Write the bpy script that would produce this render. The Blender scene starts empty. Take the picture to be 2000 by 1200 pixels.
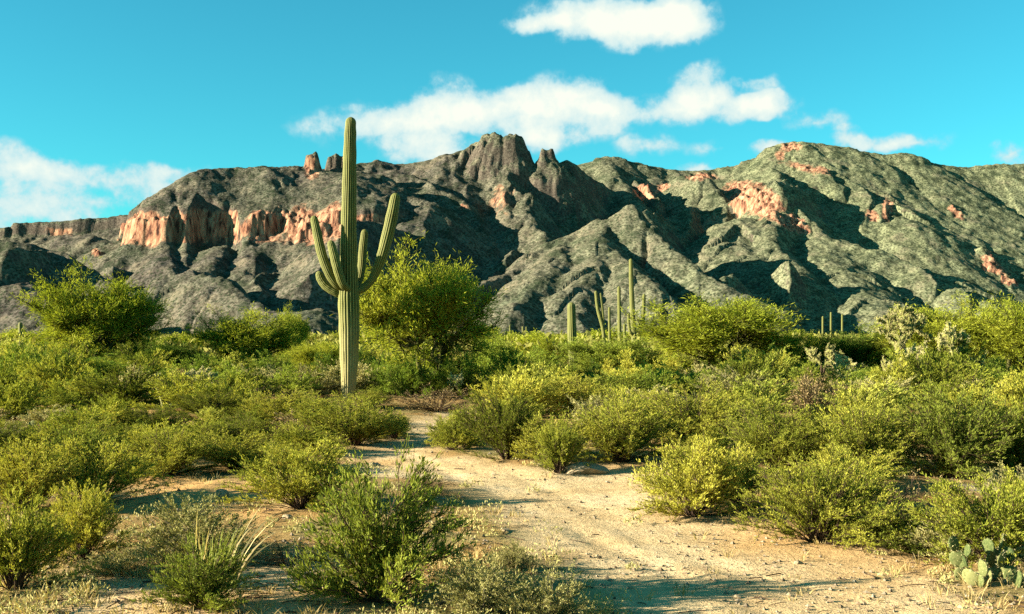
import bpy, math, random
import numpy as np

# ------------------------------------------------------------------ camera, sky, sun
scene = bpy.context.scene
F = 2144.0          # focal length in photograph pixels
HX, HY = 1000.0, 655.0
EYE = 1.9
cam_d = bpy.data.cameras.new('camera')
cam = bpy.data.objects.new('camera', cam_d)
scene.collection.objects.link(cam)
cam.location = (0, 0, EYE)
cam.rotation_euler = (math.radians(90), 0, 0)
cam_d.sensor_width = 36.0
cam_d.lens = F / 2000.0 * 36.0
cam_d.shift_y = 55.0 / 2000.0
cam_d.clip_start = 0.1
cam_d.clip_end = 60000
scene.camera = cam

scene.view_settings.view_transform = 'Standard'
scene.view_settings.look = 'None'
scene.view_settings.gamma = 1
scene.view_settings.use_curve_mapping = False
scene.view_settings.exposure = 2.2

SUN_EL = 16.8
SUN_AZ = 77.0       # degrees to the left of straight behind the camera
_a = math.radians(SUN_AZ); _e = math.radians(SUN_EL)
SUN = (-math.sin(_a) * math.cos(_e), -math.cos(_a) * math.cos(_e), math.sin(_e))   # towards the sun
sd = bpy.data.lights.new('sun', 'SUN')
sd.energy = 5.0
sd.angle = math.radians(0.5)
sd.color = (1.0, 0.93, 0.78)
sun = bpy.data.objects.new('sun', sd)
scene.collection.objects.link(sun)
import mathutils
sun.rotation_euler = mathutils.Vector(SUN).to_track_quat('Z', 'Y').to_euler()

scene.cycles.max_bounces = 5
scene.cycles.diffuse_bounces = 2
scene.cycles.glossy_bounces = 1
scene.cycles.transmission_bounces = 3
scene.cycles.transparent_max_bounces = 4
scene.cycles.caustics_reflective = False
scene.cycles.caustics_refractive = False
scene.cycles.use_denoising = False

# clouds: (px, py, rx, ry, weight) as directions, converted to azimuth / elevation
CLOUDS = [
    (1095, 42, 85, 36, 1.1), (1180, 48, 90, 42, 1.15), (1270, 45, 90, 40, 1.1), (1345, 36, 58, 38, 1.2), (1035, 52, 60, 16, .7),
    (858, 196, 72, 44, 1.0), (775, 228, 100, 30, .8), (935, 212, 80, 32, .8), (1115, 186, 85, 40, 1.0), (1030, 208, 100, 32, .8),
    (960, 246, 330, 32, .62), (720, 262, 140, 26, .5), (1180, 215, 60, 30, .8),
    (1372, 160, 50, 34, 1.1), (1320, 210, 120, 28, .9), (1440, 200, 85, 32, 1.0), (1500, 208, 50, 22, .8), (1478, 157, 38, 14, .6),
    (1590, 238, 50, 18, .85), (1268, 286, 55, 18, .8), (1725, 280, 48, 18, .85), (1790, 280, 55, 20, .9), (1650, 272, 32, 22, 1.15),
    (1505, 293, 34, 14, 1.0), (1975, 300, 45, 22, .95), (855, 298, 95, 28, 1.15), (1045, 272, 75, 28, 1.1), (1400, 290, 60, 16, .5),
    (1370, 330, 40, 12, .8), (40, 325, 80, 36, .95), (130, 345, 90, 28, .75), (270, 350, 95, 28, .8), (345, 335, 55, 16, .6),
    (60, 405, 100, 28, .65), (230, 395, 150, 34, .5), (20, 450, 150, 30, .6),
]

def build_world():
    w = bpy.data.worlds.new('World')
    scene.world = w
    w.use_nodes = True
    nt = w.node_tree
    N, L = nt.nodes, nt.links
    N.clear()
    out = N.new('ShaderNodeOutputWorld')
    bg = N.new('ShaderNodeBackground')
    bg.inputs['Strength'].default_value = 0.05
    L.new(bg.outputs[0], out.inputs[0])
    sky = N.new('ShaderNodeTexSky')
    sky.sky_type = 'NISHITA'
    sky.sun_disc = False
    sky.sun_elevation = math.radians(SUN_EL)
    sky.sun_rotation = math.atan2(SUN[0], SUN[1])
    sky.altitude = 900
    sky.air_density = 1.0
    sky.dust_density = 0.4
    sky.ozone_density = 1.0
    tint = N.new('ShaderNodeMix'); tint.data_type = 'RGBA'; tint.blend_type = 'MULTIPLY'
    tint.inputs[0].default_value = 1.0
    L.new(sky.outputs[0], tint.inputs[6])
    tint.inputs[7].default_value = (0.165, .85, .825, 1)
    tc = N.new('ShaderNodeTexCoord')
    nrm = N.new('ShaderNodeVectorMath'); nrm.operation = 'NORMALIZE'
    L.new(tc.outputs['Generated'], nrm.inputs[0])
    sep = N.new('ShaderNodeSeparateXYZ'); L.new(nrm.outputs[0], sep.inputs[0])
    az = N.new('ShaderNodeMath'); az.operation = 'ARCTAN2'
    L.new(sep.outputs[0], az.inputs[0]); L.new(sep.outputs[1], az.inputs[1])
    el = N.new('ShaderNodeMath'); el.operation = 'ARCSINE'; L.new(sep.outputs[2], el.inputs[0])
    comb = N.new('ShaderNodeCombineXYZ'); L.new(az.outputs[0], comb.inputs[0]); L.new(el.outputs[0], comb.inputs[1])

    # warp the lookup a little so that outlines are ragged
    def noise(scale, detail, rough=.6, dist=0, vec=None):
        n = N.new('ShaderNodeTexNoise'); n.noise_dimensions = '3D'
        n.inputs['Scale'].default_value = scale; n.inputs['Detail'].default_value = detail
        n.inputs['Roughness'].default_value = rough; n.inputs['Distortion'].default_value = dist
        L.new((vec or nrm).outputs[0], n.inputs['Vector'])
        return n
    wn = noise(30, 3)
    sub = N.new('ShaderNodeVectorMath'); sub.operation = 'SUBTRACT'
    L.new(wn.outputs['Color'], sub.inputs[0]); sub.inputs[1].default_value = (.5, .5, .5)
    sc = N.new('ShaderNodeVectorMath'); sc.operation = 'SCALE'; L.new(sub.outputs[0], sc.inputs[0]); sc.inputs['Scale'].default_value = .022
    wv = N.new('ShaderNodeVectorMath'); L.new(comb.outputs[0], wv.inputs[0]); L.new(sc.outputs[0], wv.inputs[1])

    total = None
    for (px, py, rx, ry, a) in CLOUDS:
        dx, dz = (px - HX) / F, (HY - py) / F
        caz = math.atan2(dx, 1.0); cel = math.asin(dz / math.sqrt(1 + dx * dx + dz * dz))
        sx, sy = F / (rx * 1.5), F / (ry * 1.45)
        ma = N.new('ShaderNodeVectorMath'); ma.operation = 'MULTIPLY_ADD'
        L.new(wv.outputs[0], ma.inputs[0]); ma.inputs[1].default_value = (sx, sy, 0)
        ma.inputs[2].default_value = (-caz * sx, -cel * sy, 0)
        g = N.new('ShaderNodeTexGradient'); g.gradient_type = 'SPHERICAL'; L.new(ma.outputs[0], g.inputs[0])
        m = N.new('ShaderNodeMath'); m.operation = 'MULTIPLY'; L.new(g.outputs['Fac'], m.inputs[0]); m.inputs[1].default_value = a
        if total is None:
            total = m
        else:
            s = N.new('ShaderNodeMath'); s.operation = 'ADD'; L.new(total.outputs[0], s.inputs[0]); L.new(m.outputs[0], s.inputs[1]); total = s
    # the same kind of scattered cumulus everywhere outside the direction of view
    mp = N.new('ShaderNodeVectorMath'); mp.operation = 'MULTIPLY'; L.new(nrm.outputs[0], mp.inputs[0]); mp.inputs[1].default_value = (1, 1, 2.6)
    gen = noise(3.4, 4, .55, 0, mp)
    gr = N.new('ShaderNodeMapRange'); L.new(gen.outputs['Fac'], gr.inputs[0])
    gr.inputs[1].default_value = .60; gr.inputs[2].default_value = .76; gr.inputs[3].default_value = 0; gr.inputs[4].default_value = .8
    aaz = N.new('ShaderNodeMath'); aaz.operation = 'ABSOLUTE'; L.new(az.outputs[0], aaz.inputs[0])
    away = N.new('ShaderNodeMapRange'); L.new(aaz.outputs[0], away.inputs[0]); away.inputs[1].default_value = .46; away.inputs[2].default_value = .7
    up = N.new('ShaderNodeMapRange'); L.new(el.outputs[0], up.inputs[0]); up.inputs[1].default_value = .33; up.inputs[2].default_value = .5
    mx = N.new('ShaderNodeMath'); mx.operation = 'MAXIMUM'; L.new(away.outputs[0], mx.inputs[0]); L.new(up.outputs[0], mx.inputs[1])
    gm = N.new('ShaderNodeMath'); gm.operation = 'MULTIPLY'; L.new(gr.outputs[0], gm.inputs[0]); L.new(mx.outputs[0], gm.inputs[1])
    s = N.new('ShaderNodeMath'); s.operation = 'ADD'; L.new(total.outputs[0], s.inputs[0]); L.new(gm.outputs[0], s.inputs[1]); total = s

    fn = noise(24, 8, .62)
    dn = N.new('ShaderNodeMath'); dn.operation = 'MULTIPLY_ADD'
    L.new(fn.outputs['Fac'], dn.inputs[0]); dn.inputs[1].default_value = 2.6; dn.inputs[2].default_value = -1.34
    gate = N.new('ShaderNodeMapRange'); L.new(total.outputs[0], gate.inputs[0]); gate.inputs[1].default_value = 0.0; gate.inputs[2].default_value = .35
    dg = N.new('ShaderNodeMath'); dg.operation = 'MULTIPLY'; L.new(dn.outputs[0], dg.inputs[0]); L.new(gate.outputs[0], dg.inputs[1])
    den = N.new('ShaderNodeMath'); den.operation = 'ADD'; L.new(total.outputs[0], den.inputs[0]); L.new(dg.outputs[0], den.inputs[1])
    al = N.new('ShaderNodeMapRange'); al.interpolation_type = 'SMOOTHSTEP'
    L.new(den.outputs[0], al.inputs[0]); al.inputs[1].default_value = .10; al.inputs[2].default_value = .80
    al.inputs[4].default_value = .97
    # thick parts whiter, thin parts keep the blue of the air behind
    core = N.new('ShaderNodeMapRange'); L.new(den.outputs[0], core.inputs[0]); core.inputs[1].default_value = .35; core.inputs[2].default_value = 1.35
    cc = N.new('ShaderNodeMix'); cc.data_type = 'RGBA'; L.new(core.outputs[0], cc.inputs[0])
    cc.inputs[6].default_value = (2.0, 3.35, 3.7, 1); cc.inputs[7].default_value = (4.4, 4.5, 3.95, 1)
    mix = N.new('ShaderNodeMix'); mix.data_type = 'RGBA'
    L.new(al.outputs[0], mix.inputs[0]); L.new(tint.outputs[2], mix.inputs[6]); L.new(cc.outputs[2], mix.inputs[7])
    L.new(mix.outputs[2], bg.inputs['Color'])
build_world()

# ------------------------------------------------------------------ helpers
COL = scene.collection

def W(px, py, D):
    return ((px - HX) / F * D, D, EYE + (HY - py) / F * D)

def hash2(ix, iy, seed):
    h = (ix.astype(np.int64) * 374761393 + iy.astype(np.int64) * 668265263 + seed * 974634777) & 0xFFFFFFFF
    h = ((h ^ (h >> 13)) * 1274126177) & 0xFFFFFFFF
    h = (h ^ (h >> 16)) & 0xFFFFFFFF
    return h.astype(np.float64) / 4294967295.0

def vnoise(x, y, seed=0):
    x = np.asarray(x, float); y = np.asarray(y, float)
    ix = np.floor(x); iy = np.floor(y)
    fx = x - ix; fy = y - iy
    fx = fx * fx * fx * (fx * (fx * 6 - 15) + 10); fy = fy * fy * fy * (fy * (fy * 6 - 15) + 10)
    a = hash2(ix, iy, seed); b = hash2(ix + 1, iy, seed); c = hash2(ix, iy + 1, seed); d = hash2(ix + 1, iy + 1, seed)
    return (a + (b - a) * fx) * (1 - fy) + (c + (d - c) * fx) * fy * 1.0

def fbm(x, y, octs=4, seed=0, gain=.5):
    s = 0; a = 1; t = 0
    for o in range(octs):
        s = s + a * (vnoise(x * 2 ** o + 17.3 * o, y * 2 ** o - 9.1 * o, seed + o) * 2 - 1); t += a; a *= gain
    return s / t

def ridged(x, y, octs=3, seed=0):
    s = 0; a = 1; t = 0
    for o in range(octs):
        n = 1 - np.abs(vnoise(x * 2 ** o + 5.7 * o, y * 2 ** o + 3.1 * o, seed + o) * 2 - 1)
        s = s + a * n; t += a; a *= .5
    return s / t

def mesh_np(name, parts, mats, smooth=False):
    """parts: list of (V (n,3), F (m,k), material index)"""
    vs, loops, starts, totals, mi = [], [], [], [], []
    vo = 0; lo = 0
    for V, Fc, m in parts:
        if len(Fc) == 0: continue
        k = Fc.shape[1]
        vs.append(V); loops.append((Fc + vo).ravel())
        starts.append(lo + np.arange(len(Fc)) * k); totals.append(np.full(len(Fc), k)); mi.append(np.full(len(Fc), m))
        vo += len(V); lo += Fc.size
    V = np.concatenate(vs); Lp = np.concatenate(loops); S = np.concatenate(starts); T = np.concatenate(totals); M = np.concatenate(mi)
    me = bpy.data.meshes.new(name)
    me.vertices.add(len(V)); me.vertices.foreach_set('co', np.ascontiguousarray(V, np.float32).ravel())
    me.loops.add(len(Lp)); me.loops.foreach_set('vertex_index', Lp.astype(np.int32))
    me.polygons.add(len(S)); me.polygons.foreach_set('loop_start', S.astype(np.int32)); me.polygons.foreach_set('loop_total', T.astype(np.int32))
    for m in mats: me.materials.append(m)
    me.polygons.foreach_set('material_index', M.astype(np.int32))
    me.polygons.foreach_set('use_smooth', np.full(len(S), smooth))
    me.update(calc_edges=True)
    return me

def link(name, data, parent=None, loc=(0, 0, 0), rz=0, sc=1):
    o = bpy.data.objects.new(name, data)
    COL.objects.link(o)
    o.parent = parent
    o.location = loc
    o.rotation_euler = (0, 0, rz)
    if sc != 1: o.scale = (sc, sc, sc) if not isinstance(sc, tuple) else sc
    return o

def tag(o, label, cat, group=None):
    o['label'] = label; o['category'] = cat
    if group: o['group'] = group
    return o

def struct(o):
    o['kind'] = 'structure'; return o

def stuff(o, label, cat):
    o['kind'] = 'stuff'; o['label'] = label; o['category'] = cat; return o

def grid_faces(nr, nc):
    i = np.arange(nr - 1)[:, None] * nc + np.arange(nc - 1)[None, :]
    return np.stack([i, i + 1, i + nc + 1, i + nc], -1).reshape(-1, 4)

def tubes(P, R, sides=3):
    """P (N,K,3), R (N,K) -> verts, quads"""
    N_, K, _ = P.shape
    T = np.gradient(P, axis=1)
    T /= np.linalg.norm(T, axis=2, keepdims=True) + 1e-9
    ref = np.where(np.abs(T[..., 2:3]) > .9, np.array([1., 0, 0]), np.array([0, 0, 1.]))
    A = np.cross(T, ref); A /= np.linalg.norm(A, axis=2, keepdims=True) + 1e-9
    B = np.cross(T, A)
    th = np.arange(sides) * 2 * math.pi / sides
    V = P[:, :, None, :] + R[:, :, None, None] * (A[:, :, None, :] * np.cos(th)[None, None, :, None] + B[:, :, None, :] * np.sin(th)[None, None, :, None])
    base = (np.arange(N_) * K * sides)[:, None, None] + (np.arange(K - 1) * sides)[None, :, None]
    s = np.arange(sides); s2 = (s + 1) % sides
    a = base + s; b = base + s2
    Q = np.stack([a, b, b + sides, a + sides], -1).reshape(-1, 4)
    return V.reshape(-1, 3), Q

def unit(v):
    return v / (np.linalg.norm(v, axis=-1, keepdims=True) + 1e-9)

def leaves(P, D, Ln, Wd, rng):
    n = len(P)
    D = unit(D)
    side = unit(np.cross(D, rng.normal(size=(n, 3))))
    Ln = np.asarray(Ln).reshape(-1, 1) * np.ones((n, 1)); Wd = np.asarray(Wd).reshape(-1, 1) * np.ones((n, 1))
    mid = P + D * Ln * .5
    V = np.stack([P, mid + side * Wd * .5, P + D * Ln, mid - side * Wd * .5], 1).reshape(-1, 3)
    Q = (np.arange(n) * 4)[:, None] + np.arange(4)[None, :]
    return V, Q

def bez(a, b, c, K):
    t = np.linspace(0, 1, K)[None, :, None]
    return a[:, None] * (1 - t) ** 2 + 2 * b[:, None] * t * (1 - t) + c[:, None] * t ** 2

def sample(P, t):
    """P (N,K,3), t (N,m) -> points (N,m,3), tangent"""
    K = P.shape[1]
    x = t * (K - 1); i = np.clip(np.floor(x).astype(int), 0, K - 2); f = (x - i)[..., None]
    n = np.arange(len(P))[:, None]
    a = P[n, i]; b = P[n, i + 1]
    return a + (b - a) * f, unit(b - a)

# ------------------------------------------------------------------ materials
ALB = .66     # overall reflectance scale of the coloured materials
def new_mat(name):
    m = bpy.data.materials.new(name); m.use_nodes = True
    nt = m.node_tree; nt.nodes.clear()
    return m, nt, nt.nodes, nt.links

def N_noise(N, L, vec, scale, detail=4, rough=.55):
    n = N.new('ShaderNodeTexNoise'); n.inputs['Scale'].default_value = scale
    n.inputs['Detail'].default_value = detail; n.inputs['Roughness'].default_value = rough
    L.new(vec, n.inputs['Vector']); return n.outputs['Fac']

def N_ramp(N, L, fac, stops):
    r = N.new('ShaderNodeValToRGB'); L.new(fac, r.inputs[0])
    e = r.color_ramp.elements
    while len(e) < len(stops): e.new(.5)
    for k, (p, c) in enumerate(stops):
        e[k].position = p
        e[k].color = (*[v * ALB for v in c], 1) if isinstance(c, tuple) else (c, c, c, 1)
    return r.outputs[0]

def N_mix(N, L, fac, a, b, blend='MIX'):
    m = N.new('ShaderNodeMix'); m.data_type = 'RGBA'; m.blend_type = blend
    for sock, v in ((m.inputs[0], fac), (m.inputs[6], a), (m.inputs[7], b)):
        if isinstance(v, (int, float)): sock.default_value = v
        elif isinstance(v, tuple): sock.default_value = (*[q * (ALB if blend == 'MIX' else 1) for q in v], 1)
        else: L.new(v, sock)
    return m.outputs[2]

def N_math(N, L, op, a, b=None, clamp=False):
    m = N.new('ShaderNodeMath'); m.operation = op; m.use_clamp = clamp
    for k, v in enumerate((a, b)):
        if v is None: continue
        if isinstance(v, (int, float)): m.inputs[k].default_value = v
        else: L.new(v, m.inputs[k])
    return m.outputs[0]

def foliage_mat(name, c1, c2, c3, trans=.3, scale=2.5, vary=.34):
    """c1 dark, c2 mid, c3 tip colour, mottled through the plant and from plant to plant"""
    m, nt, N, L = new_mat(name)
    out = N.new('ShaderNodeOutputMaterial')
    tc = N.new('ShaderNodeTexCoord'); oi = N.new('ShaderNodeObjectInfo')
    n = N_noise(N, L, tc.outputs['Object'], scale, 3, .6)
    n2 = N_noise(N, L, tc.outputs['Object'], scale * 14, 2, .6)
    f = N_math(N, L, 'ADD', N_math(N, L, 'MULTIPLY', n, .55), N_math(N, L, 'MULTIPLY', n2, .55))
    f = N_math(N, L, 'ADD', f, N_math(N, L, 'MULTIPLY', N_math(N, L, 'SUBTRACT', oi.outputs['Random'], .5), vary))
    col = N_ramp(N, L, f, [(.34, c1), (.50, c2), (.69, c3)])
    col = N_mix(N, L, 1.0, col, (1.60, 1.46, 1.55), "MULTIPLY")
    d = N.new('ShaderNodeBsdfDiffuse'); L.new(col, d.inputs[0])
    t = N.new('ShaderNodeBsdfTranslucent'); L.new(N_mix(N, L, 1.0, col, (1.1, 1.05, .55), 'MULTIPLY'), t.inputs[0])
    mx = N.new('ShaderNodeMixShader'); mx.inputs[0].default_value = trans
    L.new(d.outputs[0], mx.inputs[1]); L.new(t.outputs[0], mx.inputs[2]); L.new(mx.outputs[0], out.inputs[0])
    return m

def bark_mat(name, c1, c2, scale=8):
    m, nt, N, L = new_mat(name)
    out = N.new('ShaderNodeOutputMaterial')
    tc = N.new('ShaderNodeTexCoord')
    n = N_noise(N, L, tc.outputs['Object'], scale, 4, .6)
    col = N_ramp(N, L, n, [(.35, c1), (.65, c2)])
    d = N.new('ShaderNodeBsdfDiffuse'); L.new(col, d.inputs[0]); L.new(d.outputs[0], out.inputs[0])
    return m

M = {}
M['creosote'] = foliage_mat('creosote leaves', (.075, .095, .012), (.19, .225, .025), (.37, .37, .05))
M['palo'] = foliage_mat('palo verde twigs', (.085, .12, .010), (.21, .26, .02), (.37, .40, .045), .38, 1.2, .08)
M['mesquite'] = foliage_mat('mesquite leaves', (.05, .085, .012), (.115, .18, .02), (.23, .29, .035), .3, 1.2)
M['bright'] = foliage_mat('bright green leaves', (.09, .12, .018), (.20, .245, .032), (.37, .39, .065))
M['grey'] = foliage_mat('grey bursage leaves', (.12, .12, .035), (.25, .245, .075), (.38, .36, .13), .2)
M['dry'] = foliage_mat('dry twigs and leaves', (.10, .075, .03), (.20, .15, .06), (.33, .26, .11), .2)
M['stem'] = bark_mat('creosote stems', (.045, .028, .018), (.12, .08, .05))
M['greystem'] = bark_mat('pale grey stems', (.14, .11, .07), (.30, .25, .17))
M['trunk'] = bark_mat('palo verde bark', (.045, .045, .015), (.13, .12, .04), 3)
M['palebark'] = bark_mat('pale dead bark', (.20, .17, .10), (.42, .36, .22), 5)

# ------------------------------------------------------------------ mountains
def MP(*pts): return [W(*p) for p in pts]

RIDGES = []
def ridge(pts, prof, gully=1.0, cliff=None, w=None, rs=None):
    """pts in photograph pixels + distance; prof [(horizontal distance, drop)...]"""
    RIDGES.append(dict(p=MP(*pts), prof=prof, g=gully, cliff=cliff, w=w, rs=rs))

ST = [(0, 0), (25, 5), (60, 24), (110, 58), (300, 205), (900, 640), (2000, 1250), (9000, 2500)]
SOFT = [(0, 0), (50, 8), (120, 34), (400, 220), (1100, 640), (2000, 1150), (9000, 2500)]
STEEP = [(0, 0), (20, 5), (50, 28), (90, 66), (200, 182), (700, 620), (2000, 1400), (9000, 2500)]
CRAG = [(0, 0), (30, 20), (55, 62), (85, 118), (120, 170), (200, 420), (2000, 1400), (9000, 2500)]
WALL = [(0, 0), (14, 5), (36, 28), (200, 235), (600, 640), (2000, 1500), (9000, 2600)]
SPIRE = [(0, 0), (12, 6), (24, 60), (60, 135), (120, 420), (2000, 1400), (9000, 2500)]
# far mesa on the left
ridge([(-420, 470, 5600), (-200, 452, 5600), (25, 446, 5500), (60, 436, 5500), (130, 433, 5500), (200, 426, 5500), (245, 421, 5500), (330, 424, 5500)],
      [(0, 0), (90, 10), (110, 75), (500, 330), (1500, 800), (9000, 2500)])
# the cliff-girt dome
DOME = [(0, 0), (60, 8), (120, 32), (300, 150), (312, 198), (330, 208), (342, 268), (352, 290), (420, 330), (1000, 640), (2200, 1200), (9000, 2600)]
ridge([(432, 331, 3900), (455, 327, 3930), (490, 326, 3950), (530, 329, 4000)], DOME, 1.3, cliff=(300, 350))
ridge([(530, 329, 4000), (585, 325, 4050), (640, 335, 4000), (690, 345, 3900)], DOME, 1.3, cliff=(300, 350))
# pinnacles
ridge([(602, 301, 4020), (616, 298, 4020)], SPIRE, .5, cliff=(15, 120))
ridge([(646, 304, 4080), (658, 298, 4080), (676, 306, 4080)], SPIRE, .5)
# main crest
ridge([(640, 330, 4300), (700, 322, 4400), (745, 314, 4450), (790, 321, 4450), (850, 311, 4450), (885, 300, 4450), (912, 292, 4450)], ST)
ridge([(914, 288, 4400), (926, 275, 4390), (948, 263, 4380), (966, 257, 4380), (976, 262, 4380), (984, 268, 4380), (990, 260, 4380), (1003, 259, 4380), (1016, 273, 4400), (1030, 292, 4420)], CRAG, .3)
FINGER = [(0, 0), (9, 5), (20, 42), (45, 70), (100, 135), (220, 420), (9000, 9000)]
ridge([(1060, 291, 4340), (1076, 289, 4340)], FINGER, .3)
ridge([(1030, 304, 4350), (1050, 306, 4330), (1090, 308, 4350), (1130, 334, 4500), (1180, 365, 4700), (1240, 405, 4900)], WALL, .4, rs=1.3)
ridge([(1246, 402, 4000), (1320, 400, 4400), (1388, 408, 4800)], WALL, .4, rs=1.3)
ridge([(1420, 540, 3150), (1535, 508, 3450)], WALL, .4, rs=1.3)
ridge([(30, 485, 2900), (130, 500, 3150), (235, 525, 3450)], WALL, .4, rs=1.3)
ridge([(1530, 345, 4450), (1600, 368, 4750), (1665, 400, 5050), (1725, 440, 5150)], WALL, .4, rs=1.3)
ridge([(1130, 335, 5300), (1152, 318, 5300), (1185, 307, 5300), (1230, 318, 5300), (1290, 331, 5300), (1345, 334, 5300), (1385, 335, 5300), (1430, 325, 5300),
       (1480, 309, 5300), (1515, 296, 5300), (1536, 281, 5300), (1560, 277, 5300), (1640, 285, 5300), (1690, 298, 5300), (1725, 306, 5300), (1755, 300, 5300),
       (1790, 314, 5300), (1840, 323, 5300), (1890, 327, 5300), (1940, 323, 5300), (2000, 320, 5300), (2120, 335, 5300), (2300, 380, 5300), (2600, 470, 5300)], SOFT)
# spurs of the middle
ridge([(690, 335, 4000), (745, 343, 3950), (790, 372, 3850), (835, 394, 3780), (880, 406, 3720), (922, 428, 3650)], ST)
ridge([(640, 400, 3150), (690, 410, 3300), (790, 455, 3550), (885, 483, 3750)], WALL, .4, rs=1.3)
ridge([(760, 330, 4350), (805, 345, 4200), (850, 365, 4100), (890, 385, 4000)], ST)
ridge([(880, 304, 4450), (893, 340, 4350), (906, 372, 4250), (922, 400, 4150), (935, 424, 4050)], STEEP)
ridge([(960, 275, 4450), (1004, 318, 4320), (1036, 345, 4220), (1032, 385, 4050), (1024, 410, 3950), (1040, 440, 3820), (1064, 456, 3720)], STEEP)
ridge([(985, 345, 4250), (965, 385, 4050), (978, 425, 3900)], ST)
# long lower ridge climbing to the pyramid
ridge([(905, 566, 3150), (940, 548, 3250), (1000, 528, 3350), (1040, 492, 3450), (1080, 470, 3550), (1120, 455, 3600), (1180, 430, 3600), (1240, 400, 3600)], STEEP)
ridge([(1240, 400, 3600), (1262, 432, 3520), (1302, 482, 3350), (1370, 530, 3150), (1440, 570, 3000), (1530, 606, 2900)], STEEP)
ridge([(1180, 430, 3600), (1175, 470, 3380), (1240, 530, 3100), (1300, 575, 2900), (1350, 610, 2800)], ST)
ridge([(1110, 460, 3600), (1090, 500, 3300), (1060, 545, 3100), (1020, 590, 2900)], ST)
ridge([(1185, 470, 3400), (1150, 520, 3150), (1130, 560, 3000), (1120, 610, 2850)], ST)
# dark valley, right: second and third ranges
ridge([(1185, 310, 5200), (1205, 345, 4900), (1235, 385, 4600), (1250, 400, 4500)], ST)
ridge([(1240, 352, 4850), (1262, 362, 4750), (1288, 392, 4600)], SPIRE, .8, cliff=(30, 130))
ridge([(1330, 345, 5000), (1372, 345, 4900), (1400, 372, 4750), (1420, 398, 4600)], STEEP)
RIG = [(0, 0), (80, 45), (130, 90), (150, 200), (420, 400), (1100, 800), (2000, 1300), (9000, 2500)]
ridge([(1500, 320, 5200), (1528, 345, 4700), (1520, 365, 4550), (1545, 385, 4450), (1575, 420, 4300), (1602, 458, 4150), (1640, 470, 4050), (1715, 490, 3950)], STEEP, .6)
ridge([(1545, 352, 4700), (1500, 356, 4620), (1478, 364, 4600)], RIG, .8, cliff=(110, 170))
ridge([(1450, 425, 4300), (1436, 440, 4180), (1440, 470, 4050), (1470, 500, 3850), (1520, 530, 3600)], SOFT, .5)
ridge([(1545, 385, 4450), (1500, 430, 4200), (1520, 480, 3900), (1560, 520, 3650)], ST)
ridge([(1715, 490, 3950), (1790, 520, 3850), (1860, 560, 3700), (1920, 588, 3600), (2000, 612, 3500)], SOFT, .7)
ridge([(1600, 460, 4150), (1640, 530, 3700), (1700, 580, 3400), (1760, 618, 3200)], SOFT, .6)
ridge([(1560, 278, 5300), (1600, 330, 5000), (1680, 370, 4800), (1730, 400, 4650), (1760, 430, 4500)], SOFT, .8)
ridge([(1730, 398, 4700), (1738, 410, 4650), (1745, 430, 4550)], STEEP, .8, cliff=(25, 70))
ridge([(1755, 302, 5200), (1830, 380, 4900), (1890, 440, 4650), (1960, 500, 4400), (2050, 560, 4200)], SOFT, .8)
ridge([(1940, 323, 5200), (2000, 400, 4950), (2080, 470, 4700), (2200, 560, 4300)], SOFT, .8)
ridge([(1860, 405, 4800), (1885, 425, 4700), (1890, 445, 4600)], STEEP, .6, cliff=(20, 60))
ridge([(1915, 480, 4300), (1935, 510, 4200), (1975, 540, 4100)], STEEP, .6, cliff=(20, 70))
# foot of the dome: talus ribs
ridge([(310, 470, 3650), (330, 520, 3350), (350, 560, 3150), (380, 600, 2950)], ST)
ridge([(430, 480, 3550), (405, 530, 3250), (400, 570, 3050)], ST)
ridge([(500, 480, 3550), (505, 530, 3300), (500, 580, 3050)], ST, .7)
ridge([(600, 480, 3550), (590, 530, 3300), (600, 590, 3050)], ST, .7)
ridge([(270, 570, 2900), (330, 540, 2950), (400, 525, 2950), (440, 545, 2850), (500, 590, 2700), (560, 618, 2600)], STEEP)
ridge([(560, 610, 2500), (620, 604, 2500), (680, 612, 2500), (760, 628, 2500)], SOFT, .6)
# left foreground hills
ridge([(-420, 520, 3100), (-150, 478, 3100), (0, 470, 3100), (60, 478, 3100), (110, 492, 3100), (150, 510, 3050), (200, 545, 2950), (240, 590, 2800)], STEEP)
ridge([(-100, 540, 2600), (0, 560, 2600), (60, 555, 2600), (130, 590, 2500), (200, 630, 2400)], ST)
ridge([(60, 478, 4400), (140, 460, 4400), (190, 462, 4300), (235, 485, 4200), (300, 500, 4000)], ST)
ridge([(170, 505, 3900), (200, 490, 3900), (250, 470, 3900), (290, 480, 3800)], ST)

VALLEYS = []
def valley(pts, slope=.9, width=15):
    VALLEYS.append((MP(*pts), slope, width))
valley([(1075, 420, 4150), (1110, 440, 4100), (1165, 460, 4050), (1230, 460, 3950), (1300, 480, 3880), (1365, 520, 3750), (1440, 565, 3500), (1500, 600, 3250), (1600, 640, 3000)], 1.25, 50)
valley([(912, 320, 4360), (932, 370, 4200), (948, 415, 4050), (975, 460, 3850), (985, 500, 3650), (940, 550, 3450), (870, 600, 3200), (800, 640, 2900)], .85, 15)
valley([(1562, 365, 4800), (1600, 400, 4650), (1650, 440, 4450), (1700, 490, 4250), (1760, 530, 4050), (1850, 580, 3850)], .85, 20)
valley([(30, 500, 3500), (130, 530, 3400), (230, 575, 3250), (300, 610, 3100)], .8, 20)
valley([(1290, 360, 4950), (1310, 400, 4700), (1330, 440, 4400), (1335, 480, 4000)], .8, 15)
valley([(735, 350, 4200), (800, 385, 4050), (860, 405, 3950), (915, 425, 3900)], .7, 5)
valley([(1215, 500, 3150), (1290, 560, 2950), (1370, 620, 2750)], .7, 8)
valley([(440, 500, 3420), (455, 550, 3150), (480, 600, 2950)], .7, 5)
valley([(547, 500, 3420), (540, 550, 3150), (520, 600, 2950)], .7, 5)

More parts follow.
